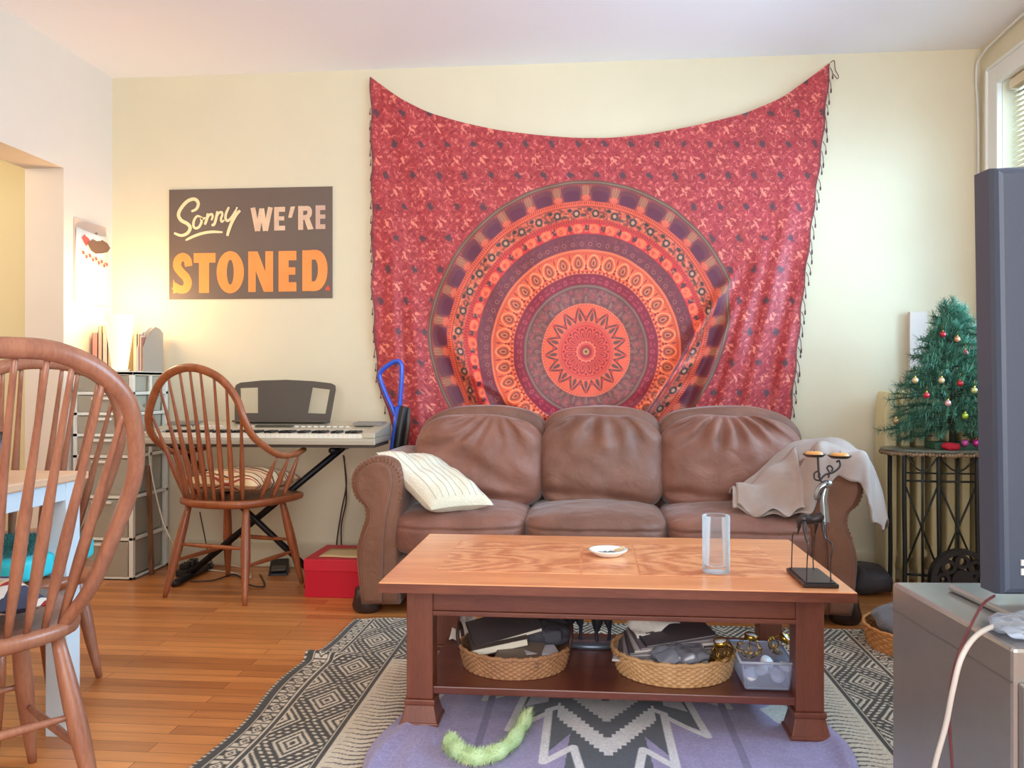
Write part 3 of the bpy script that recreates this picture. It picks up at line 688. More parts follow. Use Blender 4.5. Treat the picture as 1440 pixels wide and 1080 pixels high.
# back frame: three padded arches
for i, (x0, x1) in enumerate(((-.80,-.20),(-.20,.34),(.34,.985))):
    c = Vector(((x0+x1)/2, 4.06, .50)); sx = x1-x0+.03
    def f(p, q, c=c, sx=sx, i=i):
        t = q.x; drop = .04*t*t*max(0,q.z)
        if (i == 2 and t > 0) or (i == 0 and t < 0): drop = .075*abs(t)**2.4*max(0,q.z)
        return p+Vector((0, wr(p+c, 8, .008), -drop+wr(p+c, 6, .006)))
    MB().soft(c, (sx,.2,.72), 7, 30, f).build('back_frame', M_le2, sofa)
# seat cushions
for i, (x0, x1) in enumerate(((-.83,-.25),(-.265,.335),(.32,.935))):
    c = Vector(((x0+x1)/2, 3.70, .335)); sx = x1-x0
    def f(p, q, c=c):
        z = .022*(1-q.x**2)*(1-q.y**2) if q.z > 0 else 0
        s = .006*noise.noise(Vector(((p.x+c.x)*6,(p.y)*6,3)))+.004*noise.noise(Vector(((p.x+c.x)*16,p.y*16,1)))
        cr = -.006*math.exp(-((q.z-.35)/.08)**2) if q.y < -.4 else 0
        return p+Vector((0, -.015*(1-q.x**2)*(1-q.z**2) if q.y < 0 else 0, z+s))+Vector((0,-cr,0))
    MB().soft(c, (sx,.60,.185), 5, 40, f).build('seat_cushion', M_le if i != 1 else M_le2, sofa)
# back cushions
for i, (x0, x1, zt) in enumerate(((-.80,-.195,0),(-.215,.35,0),(.325,.965,0))):
    c = Vector(((x0+x1)/2, 3.905, .60)); sx = x1-x0; rx = random.uniform(-.15,.2)
    ang = [0.1,-.05,-.15][i]
    def f(p, q, c=c, i=i, sx=sx):
        w_ = p+c
        front = max(0, -q.y)
        bulge = .045*(1-q.x**2)*(1-(q.z*.9)**2)
        # folds running down from the gathered top seam
        ox, oz = [(.25,1.0),(.0,1.1),(-.1,1.05)][i]
        an = math.atan2(q.x-ox, oz-q.z+.15); rr = math.hypot(q.x-ox, q.z-oz)
        k = [15,12,17][i]
        rad = math.sin(an*k+4.5*noise.noise(w_*4)+rr*3)*math.exp(-((rr-.5)/.42)**2)*(.5+noise.noise(w_*6+Vector((4,0,0))))*1.5
        rad = (abs(rad)**.75)*(1 if rad > 0 else -1)
        lowf = math.exp(-((q.z+.78+.15*q.x)/.10)**2)*-.020*(1+.5*math.sin(q.x*5))
        fr_ = .013*rad*front+wr(w_, 7, .012)*front+wr(w_, 17, .005)+lowf*front+.012*front*(1-abs(noise.noise(w_*4+Vector((0,7,0))))*2.2)
        if i == 2: fr_ += .02*front*math.exp(-((q.x+.15)/.25)**2-((q.z-.65)/.35)**2)
        if i == 0: fr_ += .014*front*math.sin((q.x*1.2+q.z*1.6)*4)*math.exp(-(q.x**2+q.z**2))
        top = -.05*abs(q.x)**3*max(0,q.z)
        y = -(bulge*front)-fr_
        pin = 1-.05*abs(q.z)**4
        p2 = Vector((p.x*pin, p.y+y, p.z+top+wr(w_, 5, .012)))
        return Matrix.Rotation(-.20, 3, 'X') @ p2
    MB().soft(c, (sx,.21,.43), 5, 60, f).build('back_cushion', [M_le, M_le2, M_le][i], sofa)
for (x, y) in ((-.93,3.50),(1.04,3.50),(-.93,4.05),(1.04,4.05)):
    MB().lathe([(.001,0),(.05,0),(.06,.012),(.064,.03),(.056,.062),(.05,.10),(.001,.10)], (x,y,0), 24).build('foot', mat('dark_foot_wood', (52,38,34), .35) if 'dark_foot_wood' not in bpy.data.materials else bpy.data.materials['dark_foot_wood'], sofa)

# ------------------------------------------------------------------ cushions, blanket
def pillow_quad(A, B, C, D, th, N=34, pinch=.10, amp=.006, sc=9, seed=0, flat=None):
    A, B, C, D = map(Vector, (A, B, C, D)); nrm = ((C-A).cross(D-B)).normalized()
    if flat: nrm = Vector(flat)
    top = []; bot = []
    for i in range(N+1):
        rt = []; rb = []
        for j in range(N+1):
            s, t = i/N, j/N; a, b = 2*s-1, 2*t-1
            s2 = .5+.5*a*(1-pinch*(1-b*b)); t2 = .5+.5*b*(1-pinch*(1-a*a))
            p = A*(1-s2)*(1-t2)+B*s2*(1-t2)+C*s2*t2+D*(1-s2)*t2
            h = th/2*((1-a**4)*(1-b**4))**.55
            w_ = Vector((p.x+seed, p.y, p.z))
            dn = amp*noise.noise(w_*sc)+amp*.5*noise.noise(w_*sc*2.3)
            e = min(1, (1-max(abs(a),abs(b)))*8)
            rt.append(p+nrm*(h+dn*e)); rb.append(p-nrm*(h*.8-dn*e))
        top.append(rt); bot.append(rb)
    m = MB(); m.grid([r_[::-1] for r_ in top]); m.grid(bot); return m
def quilt(name, col):
    m = mat(name, col, .85, bump='noise', bscale=300, bstr=.2, sheen=.2); return m
pil = thing('throw_pillow', 'cream quilted throw pillow leaning on the left sofa arm', 'pillow', (-.63, 3.55, .43))
A, B, C, D = Vector((-.885,3.47,.675)), Vector((-.70,3.80,.635)), Vector((-.385,3.50,.455)), Vector((-.63,3.38,.45))
pm = pillow_quad(A, B, C, D, .13, 40, .07, .016, 8)
# keep the normal pointing at the room
pm.build('pillow_cover', mat('cream_quilted_cotton', (232,226,208), .85, bump='noise', bscale=120, bstr=.4, sheen=.2, hue2=(220,208,178), vscale=4), pil)
st = MB(); nrm = ((C-A).cross(D-B)).normalized()
if nrm.y > 0: nrm = -nrm
for k in range(1, 9):
    s = k/9; pts = []
    for j in range(2, 23):
        t = j/24; a, b = 2*s-1, 2*t-1
        s2 = .5+.5*a*(1-.07*(1-b*b)); t2 = .5+.5*b*(1-.07*(1-a*a))
        p = A*(1-s2)*(1-t2)+B*s2*(1-t2)+C*s2*t2+D*(1-s2)*t2; h = .13/2*((1-a**4)*(1-b**4))**.55
        sg = 1 if nrm.dot(((C-A).cross(D-B)).normalized()) > 0 else -1
        dn = .016*noise.noise(p*8)+.008*noise.noise(p*8*2.3)
        pts.append(p+nrm*(h*(1 if sg > 0 else .8)+sg*dn+.0005))
    st.tube(pts, .0014, 5)
st.build('stitching', mat('grey_stitching', (186,184,170), .8), pil)

def build_blanket():
    FB = [((1030,714,3.50),(1029,685,3.62)),((1060,724,3.46),(1046,682,3.68)),((1095,726,3.44),(1076,656,3.75)),((1125,726,3.42),(1108,628,3.82)),((1146,712,3.405),(1139,620,3.85)),
          ((1160,684,3.395),(1170,622,3.86)),((1184,668,3.39),(1196,634,3.85)),((1210,682,3.39),(1220,656,3.82)),((1222,710,3.395),(1235,678,3.74)),((1226,732,3.40),(1244,708,3.66)),((1240,744,3.42),(1248,741,3.60))]
    cols = []
    for i, (f_, b_) in enumerate(FB):
        A, B = at_y(*f_), at_y(*b_); k = [.0,.02,.025,.05,.12,.12,.10,.07,.04,.02,.0][i]
        cols.append(crom([A, ([A.lerp(B,.14)+Vector((.004 if i > 6 else 0,0,k*.95))] if i not in (4,5,6,7) else [Vector((A.x*.9+B.x*.1, 3.385, max(A.z+.02, .62))), Vector((A.x*.85+B.x*.15, 3.405, .695))])[0 if i not in (4,5,6,7) else 1]+Vector((-.012 if i == 4 else 0,0,0)), A.lerp(B,.5)+Vector((.01 if i > 6 else 0,0,.035+k*.45)), B, B+Vector((0,.05,-.03))], 11))
    nr = len(cols[0]); rows = []
    for j in range(nr):
        r = crom([c[j] for c in cols], 9); q = []
        for i, p in enumerate(r):
            s_ = i/(len(r)-1); t = j/(nr-1)
            fold = .011*math.sin(t*17+s_*7+2.5*noise.noise(p*6))*(.4+.6*math.sin(s_*PI)); ed = math.exp(-t*12)
            q.append(p+Vector((.004*noise.noise(p*14), -.008*ed*math.sin(s_*60+2*noise.noise(p*9)), fold+.010*ed*math.sin(s_*47)+.008*noise.noise(p*8))))
        rows.append(q)
    o = MB().grid(rows).build('blanket', mat('grey_cotton_blanket', (168,150,140), .9, bump='noise', bscale=450, bstr=.25, sheen=.2, hue2=(186,168,158), vscale=5), loc=(1.0, 3.6, .45), solid=.007)
    tag(o, 'grey-beige blanket draped over the right sofa arm', 'blanket')
    for (k0, dz) in ((.25,.012),):       # doubled-over edges
        rr = []
        for j in range(0, nr//2+6):
            c = rows[j]; n0 = int(len(c)*.04); n1 = int(len(c)*(.34 if k0 < .5 else .5)); m0 = n0 if k0 < .5 else int(len(c)*.24)
            rr.append([c[i]+Vector((0,-.012+.06*k0*(j/nr),dz+.01*math.sin(i*.5+j*.2))) for i in range(m0, n1)])
        MB().grid(rr).build('folded_layer', bpy.data.materials['grey_cotton_blanket'], o, solid=.005)
build_blanket()

# ------------------------------------------------------------------ coffee table
CX0, CX1, CY0, CY1 = -.557, .687, 2.205, 2.935
ct = thing('coffee_table', 'orange-brown wooden coffee table with lower shelf in front of the sofa', 'table', ((CX0+CX1)/2, (CY0+CY1)/2, 0))
M_top = wood('lit_table_top_wood', (240,164,108), (222,142,90), 'x', 6, .3, .9, coat=.5, ring=7)  # brightness of daylight and gloss put into the top's wood colour
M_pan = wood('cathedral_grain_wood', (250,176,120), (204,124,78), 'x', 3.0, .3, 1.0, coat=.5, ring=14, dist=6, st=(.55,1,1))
MB().box((CX0,CY0,.409),(CX1,CY1,.435)).build('tabletop', M_top, ct, bevel=.004)
MB().box((CX0+.001,CY0-.0012,.4085),(CX1-.001,CY0+.01,.4325)).build('shaded_front_edge', M_cof, ct)  # thin darker plate, the edge's shade put into its colour
for (x0, x1) in ((CX0+.13,-.02),(-.014,.144),(.15,CX1-.13)):
    MB().box((x0,CY0+.15,.4348),(x1,CY1-.13,.4358)).build('inlay_panel', M_pan, ct)
AX0, AX1, AY0, AY1 = CX0+.075, CX1-.075, CY0+.095, CY1-.08
MB().box((AX0,AY0+.01,.335),(AX1,AY0+.032,.409)).box((AX0,AY0+.003,.322),(AX1,AY0+.036,.335)).build('front_apron', M_cof, ct, bevel=.002)
MB().box((AX0,AY1-.032,.325),(AX1,AY1-.01,.409)).build('back_apron', M_cof, ct, bevel=.002)
for x in (AX0+.01, AX1-.032): MB().box((x,AY0+.06,.325),(x+.022,AY1-.06,.409)).build('side_apron', M_cof, ct, bevel=.002)
for ix, x in enumerate((AX0-.018, AX1-.056)):
    for iy, y in enumerate((AY0, AY1-.074)):
        w_ = .074; l = MB().box((x,y,.09),(x+w_,y+w_,.409)); 
        l.hexa([(x-.016,y-.016,.02),(x+w_+.016,y-.016,.02),(x+w_+.016,y+w_+.016,.02),(x-.016,y+w_+.016,.02),(x-.003,y-.003,.075),(x+w_+.003,y-.003,.075),(x+w_+.003,y+w_+.003,.075),(x-.003,y+w_+.003,.075)])
        l.box((x-.006,y-.006,.075),(x+w_+.006,y+w_+.006,.09)); l.box((x-.018,y-.018,0.019),(x+w_+.018,y+w_+.018,.03))
        l.build('leg', M_cofleg, ct, bevel=.003)
MB().box((AX0+.02,AY0+.01,.102),(AX1-.02,AY1-.01,.124)).build('shelf', wood('shelf_wood', (112,60,46), (92,46,36), 'x', 7, .35, .6, coat=.3, ring=5), ct, bevel=.003)

# ashtray dish
p = at_z(855, 781, .436)
d = thing('ashtray', 'small white dish with grey ash spots in the middle of the coffee table', 'ashtray', (p.x, p.y, .436))
M_cer = mat('white_ceramic', (236,238,232), .15)
MB().lathe([(.001,.002),(.034,.002),(.036,0),(.040,.003),(.058,.016),(.060,.020),(.056,.020),(.042,.010),(.036,.007),(.001,.006)], (p.x,p.y,.436), 40).build('dish', M_cer, d)
m = MB()
for (dx, dy, r) in ((-.022,.0,.012),(.006,-.008,.012),(.01,.014,.010),(-.008,.012,.008)): m.lathe([(.001,0),(r,0),(r*.8,.004),(.001,.005)], (p.x+dx,p.y+dy,.4425), 12)
m.build('ash', mat('grey_ash', (120,124,122), .95), d)
MB().tube([(p.x+.02,p.y+.01,.448),(p.x+.05,p.y+.02,.458)], .004, 8).build('cigarette_end', mat('tan_paper', (206,170,116), .8), d)
# glass
p = at_z(1007, 804, .4365)
g = thing('drinking_glass', 'clear tall straight-sided drinking glass on the coffee table', 'glass', (p.x, p.y, .4365))
gm = bpy.data.materials.new('clear_glass'); gm.use_nodes = True; b = gm.node_tree.nodes['Principled BSDF']; b.inputs['Transmission Weight'].default_value = 1; b.inputs['Roughness'].default_value = .01; b.inputs['IOR'].default_value = 1.42; b.inputs['Base Color'].default_value = (.97,.98,1,1)
MB().lathe([(.001,0),(.036,0),(.038,.004),(.0385,.158),(.0375,.160),(.0355,.159),(.0355,.024),(.030,.018),(.001,.016)], (p.x,p.y,.4365), 96).build('glass_body', glassy('clear_glass_wall', (240,242,244), .03, .02), g)

# candle holder: antelope with curled horns
p0, p1 = at_z(1130,826,.437), at_z(1180,827,.437); q0 = at_z(1113,803,.437)
cxh = (p0.x+p1.x)/2-.002; wy = q0.y-p0.y; w_ = p1.x-p0.x
ch = thing('candle_holder', 'black metal antelope candle holder with two dishes on the right end of the coffee table', 'candle holder', (cxh, p0.y+wy/2, .436))
M_iron = mat('dark_iron', (70,66,66), .35, metal=.7); M_steel = mat('pale_steel', (150,158,162), .22, metal=.9)
MB().box((p0.x,p0.y,.436),(p1.x,q0.y,.446)).box((p0.x+.006,p0.y+.006,.446),(p1.x-.006,q0.y-.006,.449)).build('base', M_iron, ch, bevel=.002)
xa, xb = p0.x+.012, p1.x-.016; ya, yb = p0.y+.018, q0.y-.02
ym = (ya+yb)/2
def pp(u, v): return at_y(u, v, ym)
bz = .555
for (x, y, xt) in ((xa,ya,xa+.008),(xb,ya,xb-.004),(xa-.002,yb,xa+.006),(xb-.004,yb,xb-.01)):
    MB().tube(crom([(x,y,.447),(x+(xt-x)*.2,y,.50),(x+.004,y,.545),(xt,ym+(y-ym)*.5,bz),(xt,ym+(y-ym)*.25,bz+.04)],4), [.0016]*5+[.0018]*4+[.003]*5+[.006]*3, 8).build('leg', M_iron, ch)
MB().tube(crom([(xa-.004,ym,.585),(xa+.01,ym,.600),((xa+xb)/2,ym,.598),(xb-.006,ym,.605),(xb+.004,ym,.615)],4), [.004,.006,.009,.012,.014,.015,.014,.013,.013,.013,.014,.014,.014,.013,.012,.011,.010], 12).build('body', M_iron, ch)
nk = crom([pp(1160,735),pp(1159,718),pp(1158,700),pp(1162,684)],5)
MB().tube(nk, [.014-.0004*i for i in range(len(nk))], 12).build('neck', M_steel, ch)
MB().tube(crom([pp(1170,680),pp(1162,681),pp(1154,686),pp(1149,695),pp(1147,703)],3), [.004,.008,.011,.0125,.012,.011,.010,.009,.008,.0075,.007,.006,.004], 12).build('head', M_steel, ch)  # pale steel on head and neck puts the highlight into their colour
def spiral(c, r0, r1, a0, a1, n=26): return [Vector((c[0]+(r0+(r1-r0)*i/n)*math.cos(a0+(a1-a0)*i/n), c[1], c[2]+(r0+(r1-r0)*i/n)*math.sin(a0+(a1-a0)*i/n))) for i in range(n+1)]
hm = MB(); hm.tube(crom([pp(1153,676),pp(1160,668),pp(1172,664),pp(1181,656),pp(1180,648),pp(1176,650)],5), .0028, 8)
hm.tube(crom([pp(1157,679),pp(1152,670),pp(1150,642)],4), .0028, 8)
hm.tube(crom([pp(1155,676),pp(1146,674),pp(1145,666),pp(1150,663),pp(1153,668),pp(1150,671)],5), .0024, 8)
hm.tube(crom([pp(1165,672),pp(1166,664),pp(1163,658),pp(1167,655),pp(1171,659),pp(1169,663)],5), .0024, 8)
hm.build('horns', M_iron, ch)
for (u, v, rad) in ((1145,641,.031),(1181,643,.032)):
    c = pp(u, v); dd = MB().lathe([(.001,-.004),(rad*.7,-.003),(rad,.004),(rad,.0055),(rad*.68,-.001),(.001,-.002)], (c.x,c.y,c.z), 28); dd.build('dish', M_iron, ch)
    cn = thing('candle', 'orange wax candle in the %s dish of the black candle holder' % ('left' if u < 1160 else 'right'), 'candle', (c.x, c.y, c.z-.001), 0, 'candles on the antelope holder')
    MB().lathe([(.001,0),(rad*.72,.0),(rad*.76,.006),(rad*.62,.012),(rad*.3,.011),(.001,.013)], (c.x,c.y,c.z-.001), 20).build('wax', mat('orange_wax_%d' % u, (226,158,84), .4, sss=.2), cn)
    MB().tube([(c.x,c.y,c.z+.011),(c.x+.001,c.y,c.z+.017)], .0008, 5).build('wick', M_black, cn)

# wicker baskets on the shelf
def wicker(name, label, c, R, h, flare, stakes, rows, m1, group=None, sqy=1.0, handles=False, rot=0):
    b = thing(name, label, 'basket', c, rot, group)
    n = stakes*6; g = []; m = MB()
    for j in range(rows*4+1):
        z = h*j/(rows*4); r_ = R*(1-flare+flare*(j/(rows*4))); row = []
        k = (j//4) % 2; ph = math.sin((j % 4)/4*PI)
        for i in range(n+1):
            a = 2*PI*i/n; off = .0035*math.cos(stakes*a+PI*k)*ph+.002*ph
            row.append(Vector(((r_+off)*math.cos(a), (r_+off)*math.sin(a)*sqy, z)))
        g.append(row)
    m.grid(g); m.build('woven_side', m1, b, world=False, solid=.004)
    MB().lathe([(.001,0),(R*(1-flare),0),(R*(1-flare),.005),(.001,.005)], (0,0,0), 40, M=Matrix.Diagonal((1,sqy,1))).build('bottom', m1, b, world=False)
    pts = [Vector((R*math.cos(2*PI*i/72), R*math.sin(2*PI*i/72)*sqy, h+.002*math.sin(i*2.1))) for i in range(73)]
    rm = MB().tube(pts, .006, 8)
    for i in range(0,72): 
        p_, q_ = pts[i], pts[(i+1)%72]; rm.tube([p_+Vector((0,0,.006)), (p_+q_)/2+Vector((0,0,-.003))+(p_+q_).normalized()*.006], .0022, 4, cap=False)
    rm.build('rim', m1, b, world=False)
    if handles:
        for sg in (-1, 1):
            hp = crom([(sg*R*.98,-.04,h-.01),(sg*R*1.02,-.038,h+.03),(sg*R*1.03,0,h+.055),(sg*R*1.02,.038,h+.03),(sg*R*.98,.04,h-.01)],5)
            MB().tube(hp, .006, 8).build('handle', M_darkh, b, world=False)
    return b
M_darkh = mat('dark_leather_handle', (60,36,32), .6)
M_wk1 = mat('brown_wicker', (150,108,74), .6, hue2=(176,130,92), vscale=25); M_wk2 = mat('honey_wicker', (190,146,98), .6, hue2=(212,170,122), vscale=25)
c1 = at_z(723, 938, .125); c2 = at_z(948, 946, .125)
wicker('wicker_basket', 'brown round wicker basket with dark handles holding books on the left of the shelf', (c1.x,c1.y+.03,.125), .165, .062, .1, 40, 9, M_wk1, 'baskets on the coffee table shelf', .95, True)
wicker('wicker_basket', 'honey coloured round wicker basket of papers in the middle of the coffee table shelf', (c2.x,c2.y+.03,.125), .178, .066, .1, 42, 9, M_wk2, 'baskets on the coffee table shelf', .95)
B1 = Vector((c1.x,c1.y+.03,.125)); B2 = Vector((c2.x,c2.y+.03,.125))
def book(name, label, cat, c, size, rot, cover, pages=(222,214,196), group=None):
    w_, d_, t_ = size; o = thing(name, label, cat, c, 0, group); o.rotation_euler = rot
    MB().box((-w_/2,-d_/2,0),(w_/2,d_/2,.002)).box((-w_/2,-d_/2,t_-.002),(w_/2,d_/2,t_)).box((-w_/2,-d_/2,0),(-w_/2+.003,d_/2,t_)).build('cover', mat('cover', cover, .55), o, world=False)
    MB().box((-w_/2+.003,-d_/2+.003,.002),(w_/2-.004,d_/2-.003,t_-.002)).build('pages', mat('pages', pages, .8), o, world=False)
    return o
book('notebook', 'dark grey notebook on top of the brown wicker basket', 'book', B1+Vector((-.035,.02,.098)), (.21,.15,.014), (.22,-.22,.28), (74,68,70))
book('book', 'thick book with white page edges under the dark grey notebook', 'book', B1+Vector((-.05,-.02,.066)), (.17,.12,.024), (.12,-.16,.25), (84,70,66))
book('book', 'brown covered book lying at the front of the brown wicker basket', 'book', B1+Vector((.02,-.075,.052)), (.13,.12,.012), (.2,.05,-.12), (112,96,84))
book('booklet', 'pale booklet tucked at the front right of the brown wicker basket', 'booklet', B1+Vector((.075,-.04,.058)), (.10,.09,.006), (.1,.05,.3), (196,190,196))
m = MB().soft((0,0,0), (.15,.13,.07), 2.6, 24, fn=lambda p,q: p+Vector((wr(p,30,.012),wr(p+Vector((3,0,0)),30,.012),wr(p,25,.015))))
o = m.build('crumpled_cloth', mat('slate_cloth', (66,66,74), .8, bump='noise', bscale=80, bstr=.4), loc=(0,0,0)); o.location = B1+Vector((.09,.04,.085)); tag(o, 'crumpled slate grey cloth at the right of the brown wicker basket', 'cloth')
# magazines in the second basket
MG = [(206,200,196),(120,110,118),(176,170,176),(98,92,98),(214,208,204),(140,130,140),(88,84,92)]
for k in range(7):
    o = book('magazine', ['grey-white','mauve grey','silver grey','dark grey','white','lilac grey','slate'][k]+' magazine, %s of the fanned pile in the honey coloured basket' % ['lowest','second from the bottom','third from the bottom','middle one','third from the top','second from the top','topmost'][k], 'magazine', B2+Vector((-.035+.006*k, .01+.004*k, .052+.0085*k)), (.27-.01*k,.2,.006), (.03,-.05-.014*k,-.12+.05*k), MG[k], group='magazines in the honey basket')
m = MB().soft((0,0,0), (.16,.1,.05), 2.2, 26, fn=lambda p,q: p+Vector((wr(p,35,.012),wr(p+Vector((3,0,0)),35,.012),wr(p,40,.014))))
o = m.build('plastic_bag', mat('shiny_grey_plastic', (120,124,136), .15, coat=.5), loc=(0,0,0)); o.location = B2+Vector((.01,-.1,.075)); tag(o, 'shiny crumpled grey plastic bag at the front of the honey basket', 'bag')
m = MB().grid([[Vector((-.07+.14*i/8, -.04+.08*j/6, .01*math.sin(i*1.3+j))) for i in range(9)] for j in range(7)])
o = m.build('paper_scrap', M_pap, loc=(0,0,0), solid=.001); o.location = B2+Vector((-.055,.05,.125)); o.rotation_euler = (.5,-.35,.3); tag(o, 'folded white paper sticking out at the back of the honey basket', 'paper')
# brass wire tealight holders
M_br = mat('brass', (200,160,70), .25, metal=1)
def wire_holder(c, s, lbl, tilt):
    o = thing('tealight_holder', lbl, 'candle holder', c, 0, 'brass wire tealight holders'); o.rotation_euler = tilt
    ring_ = [Vector((s*math.cos(PI/3*i), s*math.sin(PI/3*i), s*.55)) for i in range(6)]; tp = [Vector((s*.45*math.cos(PI/3*i), s*.45*math.sin(PI/3*i), s*1.25)) for i in range(6)]; bt = [Vector((s*.4*math.cos(PI/3*i+.5), s*.4*math.sin(PI/3*i+.5), 0)) for i in range(6)]
    m = MB()
    for i in range(6):
        for a, b in ((ring_[i],ring_[(i+1)%6]),(ring_[i],tp[i]),(tp[i],tp[(i+1)%6]),(ring_[i],bt[i]),(ring_[(i+1)%6],bt[i]),(bt[i],bt[(i+1)%6])): m.tube([a,b], .0011, 5)
    m.build('wire_frame', M_br, o, world=False)
    MB().lathe([(.001,0),(.018,0),(.019,.014),(.017,.014),(.016,.003),(.001,.003)], (0,0,s*1.25), 20).build('cup', M_br, o, world=False)
    MB().lathe([(.001,0),(.0165,0),(.0165,.009),(.001,.011)], (0,0,s*1.25+.003), 20).build('tealight', mat('white_wax', (232,232,236), .4), o, world=False)
g1 = at_y(1030, 925, 2.42); g2 = at_y(1060, 912, 2.5); g3 = at_y(1088, 912, 2.5)
wire_holder(at_y(1018,928,2.40), .038, 'leftmost of the brass wire tealight holders, resting on the honey basket rim', (.2,-.2,0))
wire_holder(at_y(1052,922,2.46), .040, 'middle brass wire tealight holder between basket and plastic box', (.1,.1,.3))
wire_holder(at_y(1086,914,2.5), .036, 'brass wire tealight holder lying over the back of the plastic box', (.3,.7,.2))
# clear plastic box
bx0 = at_z(1046,972,.125); bx1 = at_z(1116,976,.125)
pb = thing('plastic_container', 'clear plastic food box of tealights at the right end of the coffee table shelf', 'container', ((bx0.x+bx1.x)/2, bx0.y+.09, .125))
def openbox(x0,x1,y0,y1,z0,z1,fl,t=.0025):
    m = MB(); a = [(x0+fl,y0+fl),(x1-fl,y0+fl),(x1-fl,y1-fl),(x0+fl,y1-fl)]; b = [(x0,y0),(x1,y0),(x1,y1),(x0,y1)]
    m.add([(p[0],p[1],z0) for p in a]+[(p[0],p[1],z1) for p in b], [(0,3,2,1),(0,1,5,4),(1,2,6,5),(2,3,7,6),(3,0,4,7)], False); return m
openbox(bx0.x-.006,bx1.x+.004,bx0.y-.004,bx0.y+.19,.126,.205,.01).build('box_body', glassy('clear_plastic', (214,222,240), .2, .15), pb, bevel=.008, solid=.002)
r_ = MB().tube([(bx0.x-.008,bx0.y-.006,.205),(bx1.x+.006,bx0.y-.006,.205),(bx1.x+.006,bx0.y+.192,.205),(bx0.x-.008,bx0.y+.192,.205),(bx0.x-.008,bx0.y-.006,.205)], .004, 6); r_.build('rim', glassy('clear_plastic_rim', (220,228,245), .6, .2), pb)
for k, (dx, dy, dz, tx, ty) in enumerate(((.02,.02,.030,.5,.2),(.055,.03,.04,.2,-.3),(.095,.025,.03,.9,0),(.12,.05,.045,.3,.4),(.04,.08,.02,0,.1),(.09,.09,.02,.1,0),(.07,.06,.055,.6,.5))):
    o = MB().lathe([(.001,0),(.018,0),(.019,.012),(.001,.013)], (0,0,0), 18).build('tealight', bpy.data.materials['white_wax'], loc=(0,0,0)); o.location = (bx0.x+dx, bx0.y+dy, .128+dz); o.rotation_euler = (tx,ty,0)
    tag(o, 'loose white tealight candle piled inside the clear plastic box', 'candle', 'tealights in the plastic box')
# horse figurine standing on the shelf
p = at_z(832, 921, .125)
hf = thing('horse_figurine', 'dark metal horse figurine standing on the shelf between the two wicker baskets', 'figurine', (p.x, p.y+.12, .125))
hx, hy = p.x, p.y+.10
M_hm = mat('dark_pewter', (70,74,82), .35, metal=.6)
MB().lathe([(.001,0),(.095,0),(.098,.008),(.09,.014),(.001,.016)], (hx,hy,.125), 36, M=Matrix.Diagonal((1,.5,1))).build('base', mat('pewter_base', (120,130,146), .35, metal=.5), hf)
hb = MB().tube(crom([(hx-.085,hy,.275),(hx-.06,hy,.285),(hx,hy,.28),(hx+.05,hy,.285),(hx+.075,hy,.30)],4), [.02,.027,.03,.032,.033,.033,.032,.031,.031,.031,.032,.032,.031,.03,.027,.024,.02], 14)
hb.tube(crom([(hx+.055,hy-.005,.285),(hx+.085,hy-.005,.31),(hx+.10,hy-.01,.318)],4), [.024,.023,.022,.021,.02,.019,.018,.017,.016], 12)
hb.tube([(hx+.095,hy-.01,.316),(hx+.115,hy-.03,.298),(hx+.12,hy-.04,.29)], [.015,.011,.008], 10)
hb.build('body', M_hm, hf)
for (pts, yy) in ((((-.062,.27),(-.068,.22),(-.085,.19),(-.078,.175),(-.066,.15),(-.082,.133)),-.016),(((-.045,.265),(-.04,.21),(-.034,.175),(-.038,.133)),.014),(((.02,.265),(.018,.20),(.016,.17),(.018,.133)),-.016),(((.045,.27),(.052,.21),(.058,.17),(.056,.133)),.014)):
    P = crom([(hx+a,hy+yy,b) for a,b in pts],4); MB().tube(P, [.030-.0245*min(1,(i/(len(P)-1))*1.5) for i in range(len(P))], 8).build('leg', M_hm, hf)
# loose papers at the left of the shelf
o = MB().grid([[Vector((-.53+.05+.075*i/6, 2.72+.10*j/4, .128+.05*(j/4)**2+.004*math.sin(i*2+j))) for i in range(7)] for j in range(5)]).build('loose_paper', M_pap, loc=(-.45,2.75,.125), solid=.001)
o.location.x = -.42; tag(o, 'curled white paper at the back left corner of the coffee table shelf', 'paper')

# fuzzy toy
ft = thing('cat_toy', 'pale green fluffy curved boa toy on the purple throw', 'toy', tuple(at_z(680,1060,.03)))
pts = crom([at_z(632,1040,.045),at_z(640,1052,.04),at_z(662,1064,.036),at_z(690,1062,.036),at_z(715,1048,.036),at_z(732,1025,.04),at_z(741,1006,.045)],6)
MB().tube(pts, [0.018+.003*math.sin(i) for i in range(len(pts))], 10).build('core', mat('green_yarn', (196,222,172), .9), ft)
fz = MB(); random.seed(3)
for i in range(14000):
    k = random.random()*(len(pts)-1); a = int(k); p = pts[a].lerp(pts[min(a+1,len(pts)-1)], k-a)
    d = Vector((random.gauss(0,1),random.gauss(0,1),random.gauss(0,1))).normalized(); L_ = random.uniform(.016,.036); s = d.cross(Vector((.3,.5,.8))).normalized()*.0011
    q = p+d*L_+Vector((random.uniform(-.004,.004),random.uniform(-.004,.004),-.002)); q.z = max(q.z, .021)
    fz.add([p+d*.010-s, p+d*.010+s, q], [(0,1,2)], False)
fo = fz.build('fluff', mat('green_fluff', (198,230,176), .9, hue2=(228,234,186), vscale=18), ft); fo['kind'] = 'stuff'
